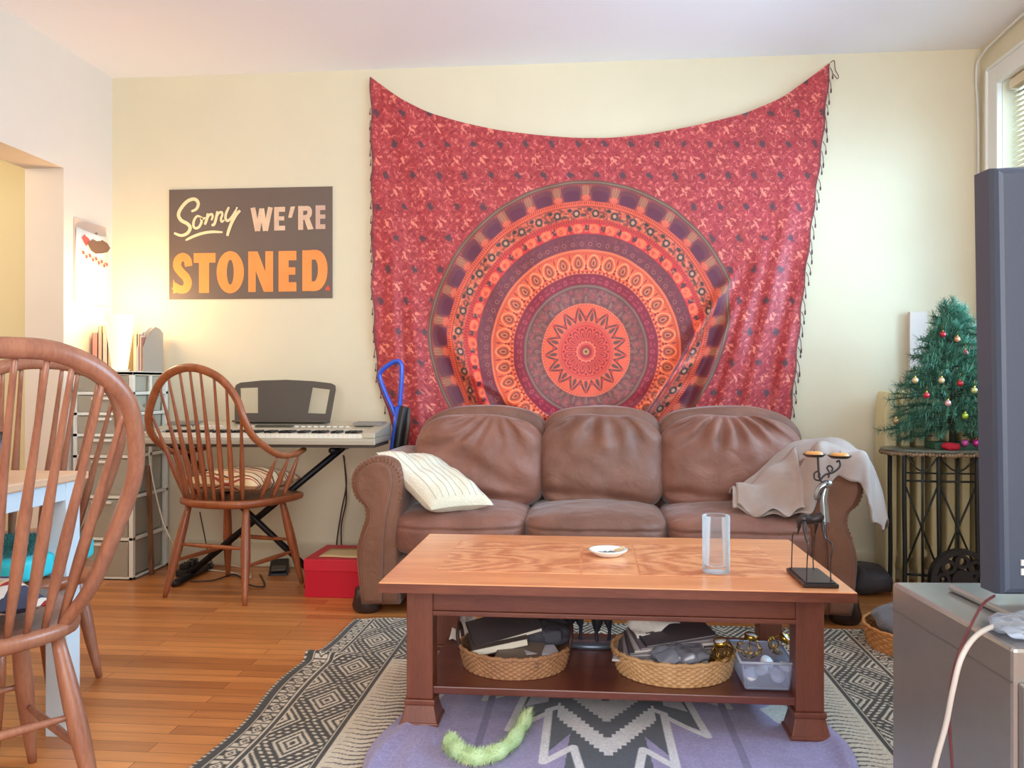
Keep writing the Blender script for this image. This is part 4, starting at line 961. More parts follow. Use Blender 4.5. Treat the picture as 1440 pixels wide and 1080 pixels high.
# ------------------------------------------------------------------ windsor chairs
def windsor(name, label, loc, rz, arms, M, group, bw=.25, top=1.035, rec=.33, fat=1.0):
    t = thing(name, label, 'chair', (loc[0],loc[1],0), rz, group)
    out = crom([(-.235,.20,0),(-.12,.222,0),(0,.228,0),(.12,.222,0),(.235,.20,0),(.25,.10,0),(.235,-.04,0),(.19,-.16,0),(.10,-.215,0),(0,-.23,0),(-.10,-.215,0),(-.19,-.16,0),(-.235,-.04,0),(-.25,.10,0)], 4, True)
    n = len(out); rows = []
    for (sc, z) in ((.90,.408),(.985,.418),(1.0,.430),(.995,.440),(.96,.446),(.8,.440),(.5,.430),(.02,.428)):
        rows.append([Vector((p.x*sc, p.y*sc, z)) for p in out])
    vs = [p for r in rows for p in r]; fs = [(i*n+k, i*n+(k+1)%n, (i+1)*n+(k+1)%n, (i+1)*n+k) for i in range(len(rows)-1) for k in range(n)]
    fs.append(tuple(range(n-1,-1,-1))); fs.append(tuple((len(rows)-1)*n+k for k in range(n)))
    MB().add(vs, fs).build('seat', M, t, world=False)
    feet = {}
    for (sx, sy) in ((-1,-1),(1,-1),(1,1),(-1,1)):
        a = Vector((sx*.155, sy*.135, .415)); b = Vector((sx*.215, sy*.215-(0 if sy > 0 else .01), 0)); feet[(sx,sy)] = (a,b)
        P = [a.lerp(b, k/10) for k in range(11)]
        MB().tube(P, [.013,.0155,.018,.020,.021,.0215,.020,.018,.0155,.013,.010], 14).build('leg', M, t, world=False)
    def at(l, z): a, b = feet[l]; return a.lerp(b, (a.z-z)/(a.z-b.z))
    def stretch(a, b): MB().tube([a.lerp(b, k/8) for k in range(9)], [.006,.0075,.009,.010,.0105,.010,.009,.0075,.006], 10).build('stretcher', M, t, world=False)
    stretch(at((-1,-1),.235), at((1,-1),.235)); stretch(at((-1,1),.215), at((1,1),.215))
    stretch(at((-1,-1),.16), at((-1,1),.16)); stretch(at((1,-1),.16), at((1,1),.16))
    def yb(z): return -.195-(z-.445)*rec
    if arms:
        half = [(.268,.15,.652),(.288,.07,.642),(.296,-.02,.638),(.294,-.10,.650),(.284,-.18,.690),(.270,-.25,.745),(.252,yb(.82)-.01,.82),(.222,yb(.90),.90),(.165,yb(.97),.975),(.09,yb(1.02),1.018),(0,yb(1.035),top)]
        pts = [(-x,y,z) for x,y,z in half]+[(x,y,z) for x,y,z in half[::-1]][1:]
        P = crom(pts, 5)
    else:
        z1 = top
        half = [(.16,-.165,.44),(.195,yb(.52),.52),(.225,yb(.62),.62),(bw,yb(.75),.75),(bw-.005,yb(.84),.84),(bw*.86,yb(.93),.93),(bw*.6,yb(.995),.995),(bw*.28,yb(1.03),top-.006),(0,yb(1.035),top)]
        P = crom([(-x,y,z) for x,y,z in half]+[(x,y,z) for x,y,z in half[::-1]][1:], 5)
    k_ = len(P); rr = [fat*(.0125+.004*math.sin(PI*i/(k_-1))**.5) for i in range(k_)]
    MB().tube(P, rr, 12, flat=.8).build('bow', M, t, world=False)
    def on_bow(x, zmin=.66):
        best = min((p for p in P if p.z > zmin and (arms is False or p.y < -.12)), key=lambda p: abs(p.x-x)); return best
    ns = 9
    for i in range(ns):
        f_ = -1+2*i/(ns-1); a = Vector((f_*.155, -.205+.045*f_*f_, .44)); b = on_bow(f_*(.240 if arms else bw*.86), .74)
        Q = [a.lerp(b, k/10) for k in range(11)]
        MB().tube(Q, [fat*z for z in (.0055,.0075,.0095,.0105,.0100,.0085,.0072,.0062,.0055,.005,.0048)], 8).build('spindle', M, t, world=False)
    if arms:
        for sx in (-1,1):
            for (bx, by, ax, ay) in ((.195,-.09,.284,-.09),(.212,-.02,.290,.0),(.222,.05,.286,.085)):
                a = Vector((sx*bx,by,.44)); b = Vector((sx*ax,ay,.638)); Q = [a.lerp(b,k/7) for k in range(8)]
                MB().tube(Q, [.0055,.009,.0125,.0135,.012,.009,.0065,.005], 8).build('arm_spindle', M, t, world=False)
    return t
pc_loc = (-1.635, 3.80)
ch0 = windsor('windsor_chair', 'reddish wooden windsor armchair drawn up to the electric piano', pc_loc, math.radians(-14), True, M_chair, 'wooden windsor chairs', rec=.21, fat=1.15)
c1_ = cm(-1.215, 1.84); windsor('windsor_chair', 'nearest wooden windsor chair, large at the left edge beside the white table', (c1_.x,c1_.y), math.radians(52), False, M_chair2, 'wooden windsor chairs', bw=.255, top=1.035, fat=1.3)
c2_ = cm(-1.67, 2.77); windsor('windsor_chair', 'wooden windsor chair behind the white table, seen through the nearest chair', (c2_.x,c2_.y), math.radians(50), False, M_chair2, 'wooden windsor chairs', bw=.25, top=1.03, fat=1.25)

def stripe_mat(name, cols, scale=22, dist=5):
    m = mat(name, cols[0], .85, bump='noise', bscale=300, bstr=.2); nt = m.node_tree; N = nt.nodes.new; L = nt.links.new
    tc = N('ShaderNodeTexCoord'); w_ = N('ShaderNodeTexWave'); w_.inputs['Scale'].default_value = scale; w_.inputs['Distortion'].default_value = dist; w_.inputs['Detail'].default_value = 1; w_.bands_direction = 'Y'
    L(tc.outputs['Object'], w_.inputs[0]); r = N('ShaderNodeValToRGB'); r.color_ramp.interpolation = 'CONSTANT'; e = r.color_ramp.elements
    while len(e) < len(cols): e.new(.5)
    for i, c in enumerate(cols): e[i].position = i/len(cols); e[i].color = (*lin(c),1)
    L(w_.outputs['Fac'], r.inputs[0]); L(r.outputs[0], nt.nodes['Principled BSDF'].inputs['Base Color']); return m
def chair_cushion(loc, rz, m1, label, name='seat_cushion', z=.447, s=.19, th=.05):
    A = [Vector((-s,-s*.85,0)),Vector((s,-s*.85,0)),Vector((s,s*1.0,0)),Vector((-s,s*1.0,0))]
    m = pillow_quad(*A, th, 24, .06, .010, 12, seed=loc[0], flat=(0,0,1))
    o = m.build(name, m1, loc=(0,0,0)); o.location = (loc[0],loc[1],z+th*.42); o.rotation_euler = (0,0,rz); return tag(o, label, 'cushion')
chair_cushion((pc_loc[0]+.01,pc_loc[1]+.03), math.radians(-14), stripe_mat('striped_print', [(236,210,170),(70,50,50),(224,160,96),(240,224,198),(170,66,50),(236,206,160)], 3.2, 5), 'tan, white and brown striped cushion on the chair at the piano', z=.46, th=.115, s=.205)
chair_cushion((c1_.x-.03,c1_.y+.02), math.radians(48), stripe_mat('leafy_print', [(232,226,214),(96,112,92),(226,190,140),(176,44,56),(236,230,220),(70,74,96)], 2.2, 9), 'cushion with red, green and white leaf print on the nearest wooden chair', z=.452, s=.175, th=.06)

# stool under the table with turquoise cushion
sp = cm(-1.41, 2.36)
st_ = thing('stool', 'low wooden stool tucked under the white table', 'stool', (sp.x, sp.y, 0), TH)
MB().lathe([(.001,.40),(.19,.40),(.215,.412),(.22,.43),(.21,.44),(.001,.44)], (0,0,0), 40).build('seat', M_chair, st_, world=False)
for (a,b) in ((.05,-.13),(-.12,-.12),(-.14,.12),(.0,.14)):
    MB().tube([(a,b,.405),(a*1.3,b*1.25,.2),(a*1.5,b*1.5,0)], [.014,.018,.011], 10).build('leg', M_chair, st_, world=False)
tq = thing('turquoise_cushion', 'bright turquoise box cushion with teal tufts on the stool', 'cushion', (sp.x,sp.y,.442), TH)
M_tq = mat('turquoise_plastic', (52,206,220), .45); M_tq2 = mat('teal_pile', (96,170,176), .9)
MB().soft((-.05,0,.035), (.42,.40,.07), 7, 16).build('cushion_body', M_tq, tq, world=False)
tf = MB(); random.seed(5)
for i in range(3500):
    x = random.uniform(-.24,.13); y = random.uniform(-.17,.17); d = Vector((random.gauss(0,.6),random.gauss(0,.6),1)).normalized(); p = Vector((x,y,.068)); s = d.cross(Vector((0.7,.7,0))).normalized()*.003
    tf.add([p-s,p+s,p+d*random.uniform(.012,.026)],[(0,1,2)],False)
o = tf.build('pile', M_tq2, tq, world=False); o['kind'] = 'stuff'

# ------------------------------------------------------------------ white dining table
TXr, TYb, TT = -1.405, 2.262, .72
dt = thing('dining_table', 'white painted table with a bare wood top cut off by the left edge', 'table', (-1.95, 1.75, 0))
M_wt = wood('pale_table_top', (222,184,150), (206,164,128), 'y', 6, .45, .5, ring=5); M_wp = mat('white_painted_wood', (206,222,232), .45)
MB().box((-2.42,1.0,TT-.022),(TXr,TYb,TT)).build('tabletop', M_wt, dt, bevel=.004)
ap = MB(); ap.box((TXr-.036,1.08,.648),(TXr-.014,TYb-.03,TT-.022)); ap.box((-2.38,TYb-.052,.648),(TXr-.03,TYb-.03,TT-.022)); ap.box((-2.38,1.08,.648),(-2.358,TYb-.03,TT-.022)); ap.box((-2.38,1.06,.648),(TXr-.03,1.082,TT-.022))
ap.build('apron', M_wp, dt, bevel=.002)
for (x, y) in ((TXr-.072,TYb-.088),(-2.40,TYb-.088),(-2.40,1.04),(TXr-.072,1.04)):
    if x > -2 and y < 1.5: x -= .3
    MB().box((x,y,0),(x+.062,y+.062,TT-.022)).build('leg', M_wp, dt, bevel=.003)
p = at_z(12, 676, TT)
bt = thing('bottle', 'slim dark blue bottle standing on the white table', 'bottle', (p.x+.0,p.y+.15,TT)); q = (p.x-.02,p.y-.0,TT); bt.location = q
MB().lathe([(.001,0),(.014,0),(.0155,.004),(.0155,.085),(.013,.098),(.010,.106)], q, 20).build('bottle_body', mat('dark_blue_glass', (60,70,92), .2), bt)
MB().lathe([(.011,.104),(.0115,.12),(.008,.124),(.001,.125)], q, 16, close=False).build('cap', M_blackp, bt)

# ------------------------------------------------------------------ drawer tower
DX0, DX1, DY0, DY1 = -2.525, -2.215, 3.93, 4.275
tw = thing('drawer_tower', 'white plastic tower of clear drawers in the left corner', 'drawers', ((DX0+DX1)/2,(DY0+DY1)/2,0))
def zt(v): return CAMZ-(v-VC)/F*4.12
lev = [zt(v) for v in (814,757,698,641,611,581,552,524)]; lev[0] = 0.012
M_wpl = mat('milky_white_plastic', (232,232,222), .35); M_dr = glassy('smoky_clear_plastic', (224,218,200), .42, .25)
fr = MB(); e = .022
for (x, y) in ((DX0,DY0),(DX1-e,DY0),(DX0,DY1-e),(DX1-e,DY1-e)): fr.box((x,y,0),(x+e,y+e,lev[-1]))
fr.box((DX1-.008,(DY0+DY1)/2-.01,0),(DX1,(DY0+DY1)/2+.01,lev[-1]))
for z in lev: fr.box((DX0,DY0,z-.012),(DX1,DY0+.014,z+.004)); fr.box((DX1-.012,DY0,z-.012),(DX1,DY1,z+.004)); fr.box((DX0,DY0,z-.012),(DX0+.012,DY1,z+.004))
fr.box((DX0,DY0,lev[-1]-.01),(DX1,DY1,lev[-1]+.006))
for z in lev[1:-1]: fr.box((DX0+.01,DY0+.01,z-.004),(DX1-.01,DY1-.01,z-.001))
fr.box((DX0,DY0,0.0),(DX1,DY1,.008))
fr.build('frame', M_wpl, tw, bevel=.003)
random.seed(11)
CT = [(120,100,84),(150,120,90),(90,90,84),(176,150,120),(110,84,70),(160,150,140),(130,120,96)]
for i in range(7):
    z0, z1 = lev[i]+.006, lev[i+1]-.016; hh = z1-z0
    d = openbox(DX0+.024,DX1-.024,DY0-.004,DY1-.03,z0,z1,.004).build('drawer', M_dr, tw, solid=.002)
    MB().box(((DX0+DX1)/2-.05,DY0-.018,z1-.02),((DX0+DX1)/2+.05,DY0-.003,z1-.008)).build('handle', M_wpl, d, bevel=.003)
    c = Vector(((DX0+DX1)/2+.02, (DY0+DY1)/2-.01, z0+hh*.36)); sd = random.random()*9
    m = MB().soft((0,0,0), (.20,.24,hh*.6), 2.8, 16, fn=lambda p,q,sd=sd: p+Vector((wr(p+Vector((sd,0,0)),22,.018),wr(p,22,.014),wr(p+Vector((sd,0,0)),24,.012))))
    o = m.build('stored_cloth', mat('stored_cloth', CT[i], .85, hue2=CT[(i+3)%7], vscale=20), loc=(0,0,0)); o.location = c
    tag(o, '%s bundle in the %s drawer of the clear drawer tower' % (['dark brown','rust','grey-green','tan','brown','grey-beige','olive'][i], ['lowest','second lowest','third from the bottom','middle','third from the top','second from the top','topmost'][i]), 'cloth', 'bundles stored in the drawer tower')
ZT = lev[-1]+.006
# things on the tower
p = at_y(181, 522, 4.0); lp = thing('table_lamp', 'glowing white tapered table lamp on top of the drawer tower', 'lamp', (-2.335, 4.02, ZT))
hL = .285
MB().lathe([(.001,0),(.045,0),(.046,.012),(.001,.016)], (-2.335,4.02,ZT), 30).build('lamp_base', M_white, lp)
MB().lathe([(.036,.014),(.042,.06),(.072,hL)], (-2.335,4.02,ZT), 36, close=False).build('lamp_shade', mat('glowing_lamp_shade', (255,240,200), .6, emit=(255,214,132), estr=1.6), lp)
MB().ball((-2.335,4.02,ZT+.10), .03, 14, (1,1,1.3)).build('bulb', mat('lit_bulb', (255,250,230), .4, emit=(255,236,190), estr=12), lp)
point('table_lamp_light', (-2.335,4.0,ZT+.36), 8, (1.0,.66,.38), .06)
random.seed(2)
bx = [(-2.30+.0,.022,.19,(226,214,200),'white'),(-2.276,.03,.20,(236,226,206),'cream'),(-2.518,.03,.20,(206,150,140),'pink'),(-2.486,.022,.235,(214,180,164),'rose beige'),(-2.462,.026,.20,(230,208,196),'pale pink'),(-2.434,.03,.185,(204,190,170),'tan'),(-2.402,.024,.205,(226,206,170),'straw yellow')]
for i, (x, w_, h_, c, nm) in enumerate(bx):
    o = thing('book', '%s upright book on the drawer tower beside the lamp' % nm, 'book', (x,4.14,ZT), 0, 'books standing on the drawer tower')
    MB().box((x,4.08,ZT),(x+.002,4.22,ZT+h_)).box((x+w_-.002,4.08,ZT),(x+w_,4.22,ZT+h_)).box((x,4.08,ZT),(x+w_,4.083,ZT+h_)).build('cover', mat('book_cover', c, .6), o)
    MB().box((x+.002,4.083,ZT+.003),(x+w_-.002,4.218,ZT+h_-.004)).build('pages', mat('book_pages', (236,226,200), .8), o)
for (x, w_, c, lb) in ((-2.42,.03,(238,226,196),'white'),):
    pass
fo = thing('magazine_file', 'white open-top magazine file with a curved grey side at the right of the tower top', 'file holder', (-2.235,4.13,ZT))
pr = [(0,0),(.20,0),(.20,.205),(.17,.225),(.12,.235),(.05,.20),(0,.12)]
for (x, mm) in ((-2.232,mat('grey_card', (176,166,152), .6)),(-2.262,M_wpl)):
    MB().prism([(a,b) for a,b in pr], (.004,0,0), axes=((0,1,0),(0,0,1)), o=(x,4.05,ZT)).build('side', mm, fo)
MB().box((-2.262,4.05,ZT),(-2.232,4.25,ZT+.004)).box((-2.262,4.246,ZT),(-2.232,4.25,ZT+.2)).build('base_and_back', M_wpl, fo)
for k in range(3):
    x = -2.256+.008*k
    o = MB().box((x,4.055,ZT+.005),(x+.005,4.235,ZT+.19-.008*k)).build('pamphlet', mat('pamphlet_paper', [(216,160,140),(236,224,200),(180,120,110)][k], .7), loc=(x,4.1,ZT+.005))
    tag(o, ['salmon','cream','brick'][k]+' pamphlet inside the magazine file', 'booklet', 'pamphlets in the magazine file')
# decorated book spine block
for (x, c, nm) in ((-2.245+.0,None,None),): pass

# ------------------------------------------------------------------ electric piano on its stand
KX0, KX1, KY0, KY1, KZ = -2.10, -.975, 3.80, 4.13, .684
kp = thing('electric_piano', 'silver electric piano keyboard with dark music rest against the back wall', 'keyboard', ((KX0+KX1)/2,(KY0+KY1)/2,KZ))
M_sil = mat('silver_plastic', (186,178,158), .35, metal=.15, spec=.6); M_dkg = mat('dark_grey_plastic', (84,76,68), .5)
b = MB().box((KX0,KY0,KZ),(KX1,KY1,KZ+.028))
xe0, xe1 = KX0+.07, KX1-.06
for (a, c) in ((KX0,xe0),(xe1,KX1)): b.hexa([(a,KY0,KZ+.028),(c,KY0,KZ+.028),(c,KY1,KZ+.028),(a,KY1,KZ+.028),(a,KY0+.006,KZ+.052),(c,KY0+.006,KZ+.052),(c,KY1,KZ+.09),(a,KY1,KZ+.09)])
b.hexa([(xe0,KY0+.155,KZ+.028),(xe1,KY0+.155,KZ+.028),(xe1,KY1,KZ+.028),(xe0,KY1,KZ+.028),(xe0,KY0+.16,KZ+.062),(xe1,KY0+.16,KZ+.062),(xe1,KY1,KZ+.09),(xe0,KY1,KZ+.09)])
b.box((KX0-.002,KY0-.004,KZ-.004),(KX1+.002,KY0+.004,KZ+.02))
b.build('body', M_sil, kp, bevel=.004)
MB().box((KX0+.01,KY0+.02,KZ-.018),(KX1-.01,KY1-.02,KZ)).build('underside', M_dkg, kp)
for a in (KX0+.02, KX1-.16): MB().box((a,KY0+.20,KZ+.075),(a+.14,KY1-.02,KZ+.0925)).build('speaker_grille', mat('grey_grille', (140,134,124), .6, bump='noise', bscale=400, bstr=.4), kp, bevel=.003)
M_key = mat('ivory_key', (240,236,220), .3); NW = 43; kw = (xe1-xe0)/NW
for i in range(NW):
    x = xe0+i*kw; MB().box((x+.0006,KY0+.008,KZ+.026),(x+kw-.0006,KY0+.155,KZ+.046)).build('white_key', M_key, kp)
for i in range(NW-1):
    if (i % 7) in (0,1,3,4,5):
        x = xe0+(i+1)*kw; MB().box((x-.006,KY0+.062,KZ+.046),(x+.006,KY0+.155,KZ+.057)).build('black_key', M_blackp, kp)
bt_ = MB()
for i in range(26):
    x = xe0+.06+i*.032
    if i in (6,7,14,15): continue
    bt_.box((x,KY0+.20,KZ+.066),(x+.018,KY0+.212,KZ+.0735))
bt_.build('buttons', M_white, kp)
MB().box((-1.62,KY0+.185,KZ+.06),(-1.44,KY0+.235,KZ+.077)).build('display', mat('display_glass', (84,80,70), .2), kp)
# music rest with two cut-outs
mr = thing('music_rest', 'x', 'x')
bpy.data.objects.remove(mr)
def mp(u, v): return at_y(u, v, 4.10)+Vector((0, (v-597)/-62*.03, 0))
out = [mp(330,597),mp(327,548),mp(329,541),mp(335,538),mp(365,535),mp(400,534),mp(438,536),mp(463,539),mp(469,542),mp(470,548),mp(463,597)]
h1 = [mp(335,546),mp(360,545),mp(362,581),mp(338,581)]; h2 = [mp(437,545),mp(462,548),mp(457,582),mp(432,581)]
rest = MB()
def slab(m, a, t=.006):
    n_ = len(a); b_ = [p+Vector((0,t,0)) for p in a]; m.add(a+b_, [tuple(range(n_)), tuple(range(2*n_-1,n_-1,-1))]+[(i,i+n_,(i+1)%n_+n_,(i+1)%n_) for i in range(n_)], False)
slab(rest, [mp(330,597),mp(327,546),h1[0],h1[3]]); slab(rest, [mp(330,597),h1[3],h1[2],h2[3],h2[2],mp(463,597)]); slab(rest, [h1[1],mp(365,535),mp(400,534),mp(438,536),h2[0],h2[3],h1[2]])
slab(rest, [mp(327,546),mp(329,541),mp(335,538),mp(365,535),h1[1],h1[0]]); slab(rest, [mp(438,536),mp(463,539),mp(469,542),mp(470,548),h2[1],h2[0]]); slab(rest, [h2[1],mp(470,548),mp(463,597),h2[2]])
ro = rest.build('music_rest', M_dkg, kp)
MB().box((mp(331,597).x,4.055,KZ+.088),(mp(462,597).x,4.105,KZ+.098)).build('rest_ledge', M_dkg, kp, bevel=.003)
# stand
ks = thing('keyboard_stand', 'black folding X-shaped stand under the electric piano', 'stand', (-1.59,3.97,0))
def bar(a, b, y, r=.016): return MB().tube([(a[0],y,a[1]),(b[0],y,b[1])], r, 4)
bar((-1.95,.03),(-1.18,.655),3.99).build('crossed_bar', M_black, ks); bar((-1.30,.03),(-2.0,.655),3.955).build('crossed_bar', M_black, ks)
MB().lathe([(.001,0),(.032,0),(.032,.02),(.001,.02)], (0,0,0), 20, M=Matrix.Rotation(PI/2,3,'X')).build('hinge_knob', M_blackp, ks).location = (0,-.02,.335)
for x in (-1.95,-1.30): MB().tube([(x,3.83,.018),(x,4.20,.018)], .017, 8).build('foot_bar', M_black, ks); 
for x in (-1.95,-1.30):
    for y in (3.83,4.18): MB().tube([(x,y-.015,.018),(x,y+.03,.018)], .0175, 10).build('rubber_foot', M_blackp, ks)
for x in (-1.19,-2.0): MB().tube([(x,3.83,.652),(x,4.10,.652)], .014, 8).build('support_bar', M_black, ks)
# cables
def cable(pts, r, m, label, name='cable', k=8):
    P = crom(pts, k); o = MB().tube(P, r, 6).build(name, m, loc=tuple(P[0])); return tag(o, label, 'cable')
M_wc = mat('white_cable', (214,206,188), .5); M_bc = mat('dark_cable', (70,54,46), .5)
cable([at_y(483,640,4.2),at_y(487,680,4.22),at_y(480,720,4.23),at_y(474,760,4.24),at_y(473,790,4.2)], .004, M_bc, 'left of two dark cords hanging below the right end of the electric piano')
cable([at_y(484,642,4.2),at_y(487,700,4.24),at_y(480,740,4.24),at_y(481,790,4.2)], .004, M_bc, 'right of two dark cords hanging below the right end of the electric piano')
cable([at_y(209,634,4.05),at_y(216,680,4.05),at_y(230,735,4.0),at_y(246,768,4.0),at_y(262,790,4.05)], .004, M_wc, 'pale cord hanging between the drawer tower and the chair at the piano')
cable([at_z(278,800,.006),at_z(300,802,.006),at_z(330,806,.006),at_z(352,812,.006),at_z(345,800,.02),at_z(318,794,.02),at_z(290,792,.01)], .004, M_wc, 'white tangled cord on the floor under the piano')
cable([at_z(268,818,.006),at_z(300,816,.006),at_z(330,808,.006),at_z(350,822,.006),at_z(372,824,.006),at_z(366,808,.006)], .004, M_bc, 'dark tangled cord on the floor under the piano')
cable([at_y(281,720,4.2),at_y(288,755,4.22),at_y(292,775,4.2),at_y(300,796,4.1)], .003, M_bc, 'thin dark cord hanging behind the chair at the piano')
ps = thing('power_strip', 'black power strip and plugs on the floor beside the drawer tower', 'power strip', tuple(at_z(262,806,0)), TH)
MB().box((-.02,-.09,0),(.035,.13,.032)).build('strip_body', M_blackp, ps, world=False, bevel=.004)
for k in range(3): MB().box((-.012,-.06+.06*k,.032),(.026,-.025+.06*k,.058)).build('plug', M_blackp, ps, world=False, bevel=.004)
pd = thing('sustain_pedal', 'dark foot pedal on the floor under the right side of the piano', 'pedal', tuple(at_z(392,806,0)), .3)
MB().hexa([(-.05,-.06,0),(.05,-.06,0),(.05,.1,0),(-.05,.1,0),(-.045,-.055,.012),(.045,-.055,.012),(.045,.1,.055),(-.045,.1,.055)]).build('pedal_body', M_blackp, pd, world=False, bevel=.004)
MB().box((-.035,-.05,.02),(.035,.03,.034)).build('pedal_plate', M_dkg, pd, world=False, bevel=.003)
# piece of wood leaning by the tower
o = MB().box((-.009,-.01,0),(.009,.01,.55)).build('wooden_stick', wood('stick_wood', (140,96,66),(110,72,50),'z'), loc=(0,0,0)); o.location = (-2.19,4.06,0.0); o.rotation_euler = (-.02,-.04,0); tag(o, 'thin brown wooden stick leaning beside the drawer tower', 'stick')

# ------------------------------------------------------------------ red box
rb = thing('shoe_box', 'red lidded cardboard box on the floor between piano and sofa', 'box', (-1.135,3.86,0))
RB = (-1.275,-1.0,3.69,4.03)
MB().box((RB[0]+.004,RB[2]+.004,0),(RB[1]-.004,RB[3]-.004,.125)).build('box_body', M_red, rb, bevel=.003)
MB().box((RB[0],RB[2],.118),(RB[1],RB[3],.173)).build('lid', mat('red_lid_card', (206,34,54), .5), rb, bevel=.004)
o = MB().grid([[Vector((RB[0]+.055+.2*i/6, RB[2]+.05+.2*j/4, .1745+.0015*math.sin(i+j))) for i in range(7)] for j in range(5)]).build('paper_sheet', mat('cream_paper', (226,200,150), .8), loc=(-1.13,3.85,.174), solid=.001); tag(o, 'cream sheet of paper on the lid of the red box', 'paper')

# ------------------------------------------------------------------ upright vacuum
vc = thing('vacuum_cleaner', 'upright vacuum with blue loop handle and black ribbed hose between piano and sofa', 'vacuum cleaner', (-1.02,4.16,0))
M_bl_ = mat('blue_plastic', (44,84,196), .3, coat=.3)
def vv(u, v, y=4.12): return at_y(u, v, y)
MB().tube(crom([vv(556,584),vv(548,566),vv(540,548),vv(534,530),vv(536,522),vv(545,514),vv(556,508),vv(563,510),vv(565,520),vv(564,545),vv(562,572)],6), .0145, 12, flat=.8).build('loop_handle', M_bl_, vc)
MB().tube([vv(560,572),vv(558,600),vv(552,640),vv(545,720)], .020, 12).build('upper_tube', M_bl_, vc)
hp = crom([vv(569,572,4.12),vv(566,585,4.115),vv(562,610,4.11),vv(557,650,4.11),vv(552,720,4.11)],18)
MB().tube(hp, [.0235+.0028*(i%2) for i in range(len(hp))], 14).build('hose', M_blackp, vc)
MB().tube([vv(574,574,4.12),vv(574,600,4.12),vv(568,640,4.12)], .011, 10).build('grey_tube', M_dkg, vc)
MB().soft((-1.055,4.16,.30), (.10,.12,.40), 4, 14).build('dust_bin', M_dkg, vc)
MB().soft((-1.06,4.15,.05), (.12,.2,.10), 4, 14).build('floor_head', M_blackp, vc)

# ------------------------------------------------------------------ radiator corner
rd = thing('radiator', 'cream cast-iron radiator against the back wall in the right corner', 'radiator', (1.66,4.2,0))
M_rad = mat('cream_radiator_paint', (222,208,160), .45, hue2=(210,196,150), vscale=7)
for k in range(7):
    x = 1.435+k*.068; ww = .028 if k else .040
    s_ = MB().soft((x,4.19,.50), (ww*1.5,.15,.86), 7, 10); s_.box((x-ww/2,4.12,.0),(x+ww/2,4.16,.10)); s_.build('section', M_rad, rd)
MB().tube([(1.43,4.19,.15),(1.87,4.19,.15)], .022, 12).tube([(1.43,4.19,.86),(1.87,4.19,.86)], .022, 12).build('connecting_pipe', M_rad, rd)
o = MB().box((1.575,4.262,.6),(1.655,4.285,1.315)).build('wooden_board', mat('pinkish_board', (222,206,196), .7), loc=(1.6,4.27,.6)); tag(o, 'pale pinkish board standing behind the small christmas tree', 'board')

# side table: wrought iron demi-lune with tiled top
tcx, tcy, tz = 1.622, 3.93, .665
stb = thing('side_table', 'black wrought-iron side table with rough stone-edged top under the christmas tree', 'table', (tcx,tcy,0))
rx, ry = .288, .155
TW = [(rx*math.cos(2*PI*i/60)*1.0, ry*math.sin(2*PI*i/60)) for i in range(60)]
def sup(i, e=4): 
    a = 2*PI*i/72; c, s = math.cos(a), math.sin(a); r = (abs(c)**e+abs(s)**e)**(-1/e); return (r*c, r*s)
pr_ = [sup(i,3) for i in range(72)]
m = MB(); rows = []
random.seed(9)
for (sc, z) in ((.97,tz-.006),(1.0,tz+.002),(1.0,tz+.007),(.985,tz+.010),(.02,tz+.010)): rows.append([Vector((tcx+a*rx*sc, tcy+b_*ry*sc, z)) for a,b_ in pr_])
vs = [p for r in rows for p in r]; n_ = 72; fs = [(i*n_+k, i*n_+(k+1)%n_, (i+1)*n_+(k+1)%n_, (i+1)*n_+k) for i in range(len(rows)-1) for k in range(n_)]
m.add(vs, fs+[tuple(range(n_-1,-1,-1))]); m.build('tabletop', mat('grey_slate_top', (96,98,84), .3, var=.2, vscale=30), stb)
m = MB()
for i in range(0,144):
    a, b_ = sup(i/2,3); m.ball((tcx+a*rx*.985, tcy+b_*ry*.985, tz-.010+random.uniform(-.003,.003)), random.uniform(.006,.010), 8)
m.build('stone_edging', mat('brown_stone_edge', (136,110,84), .8, var=.2, vscale=60), stb)
M_wi = mat('wrought_iron', (44,46,42), .5, metal=.4)
lg = [(tcx-.235,tcy-.11),(tcx-.10,tcy-.135),(tcx+.06,tcy-.135),(tcx+.22,tcy-.11),(tcx-.22,tcy+.11),(tcx+.20,tcy+.11)]
for (x, y) in lg: MB().tube(crom([(x,y,0),(x+.003,y,.2),(x,y,.45),(x,y,tz-.01)],3), .010, 8).build('leg', M_wi, stb)
m = MB()
def arc(x0,x1,y,z,h): return [Vector((x0+(x1-x0)*i/14, y, z+h*math.sin(PI*i/14))) for i in range(15)]
for i in range(3):
    (xa_,ya_),(xb_,yb_) = lg[i], lg[i+1]
    yy = min(ya_,yb_)
    m.tube([(xa_,ya_,.54),(xb_,yb_,.54)], .005, 6); m.tube([(xa_,ya_,.13),(xb_,yb_,.13)], .006, 6); m.tube([(xa_,ya_,.575),(xb_,yb_,.575)], .004, 6)
    m.tube([(xa_,ya_,.53),(xb_,yb_,.15)], .0045, 6); m.tube([(xb_,yb_,.53),(xa_,ya_,.15)], .0045, 6)
    m.tube(arc(xa_,xb_,yy,.655,-.07), .004, 6)
    m.tube([((xa_+xb_)/2,yy,.0),((xa_+xb_)/2,yy,tz-.01)], .0055, 6)
m.build('scrollwork', M_wi, stb)
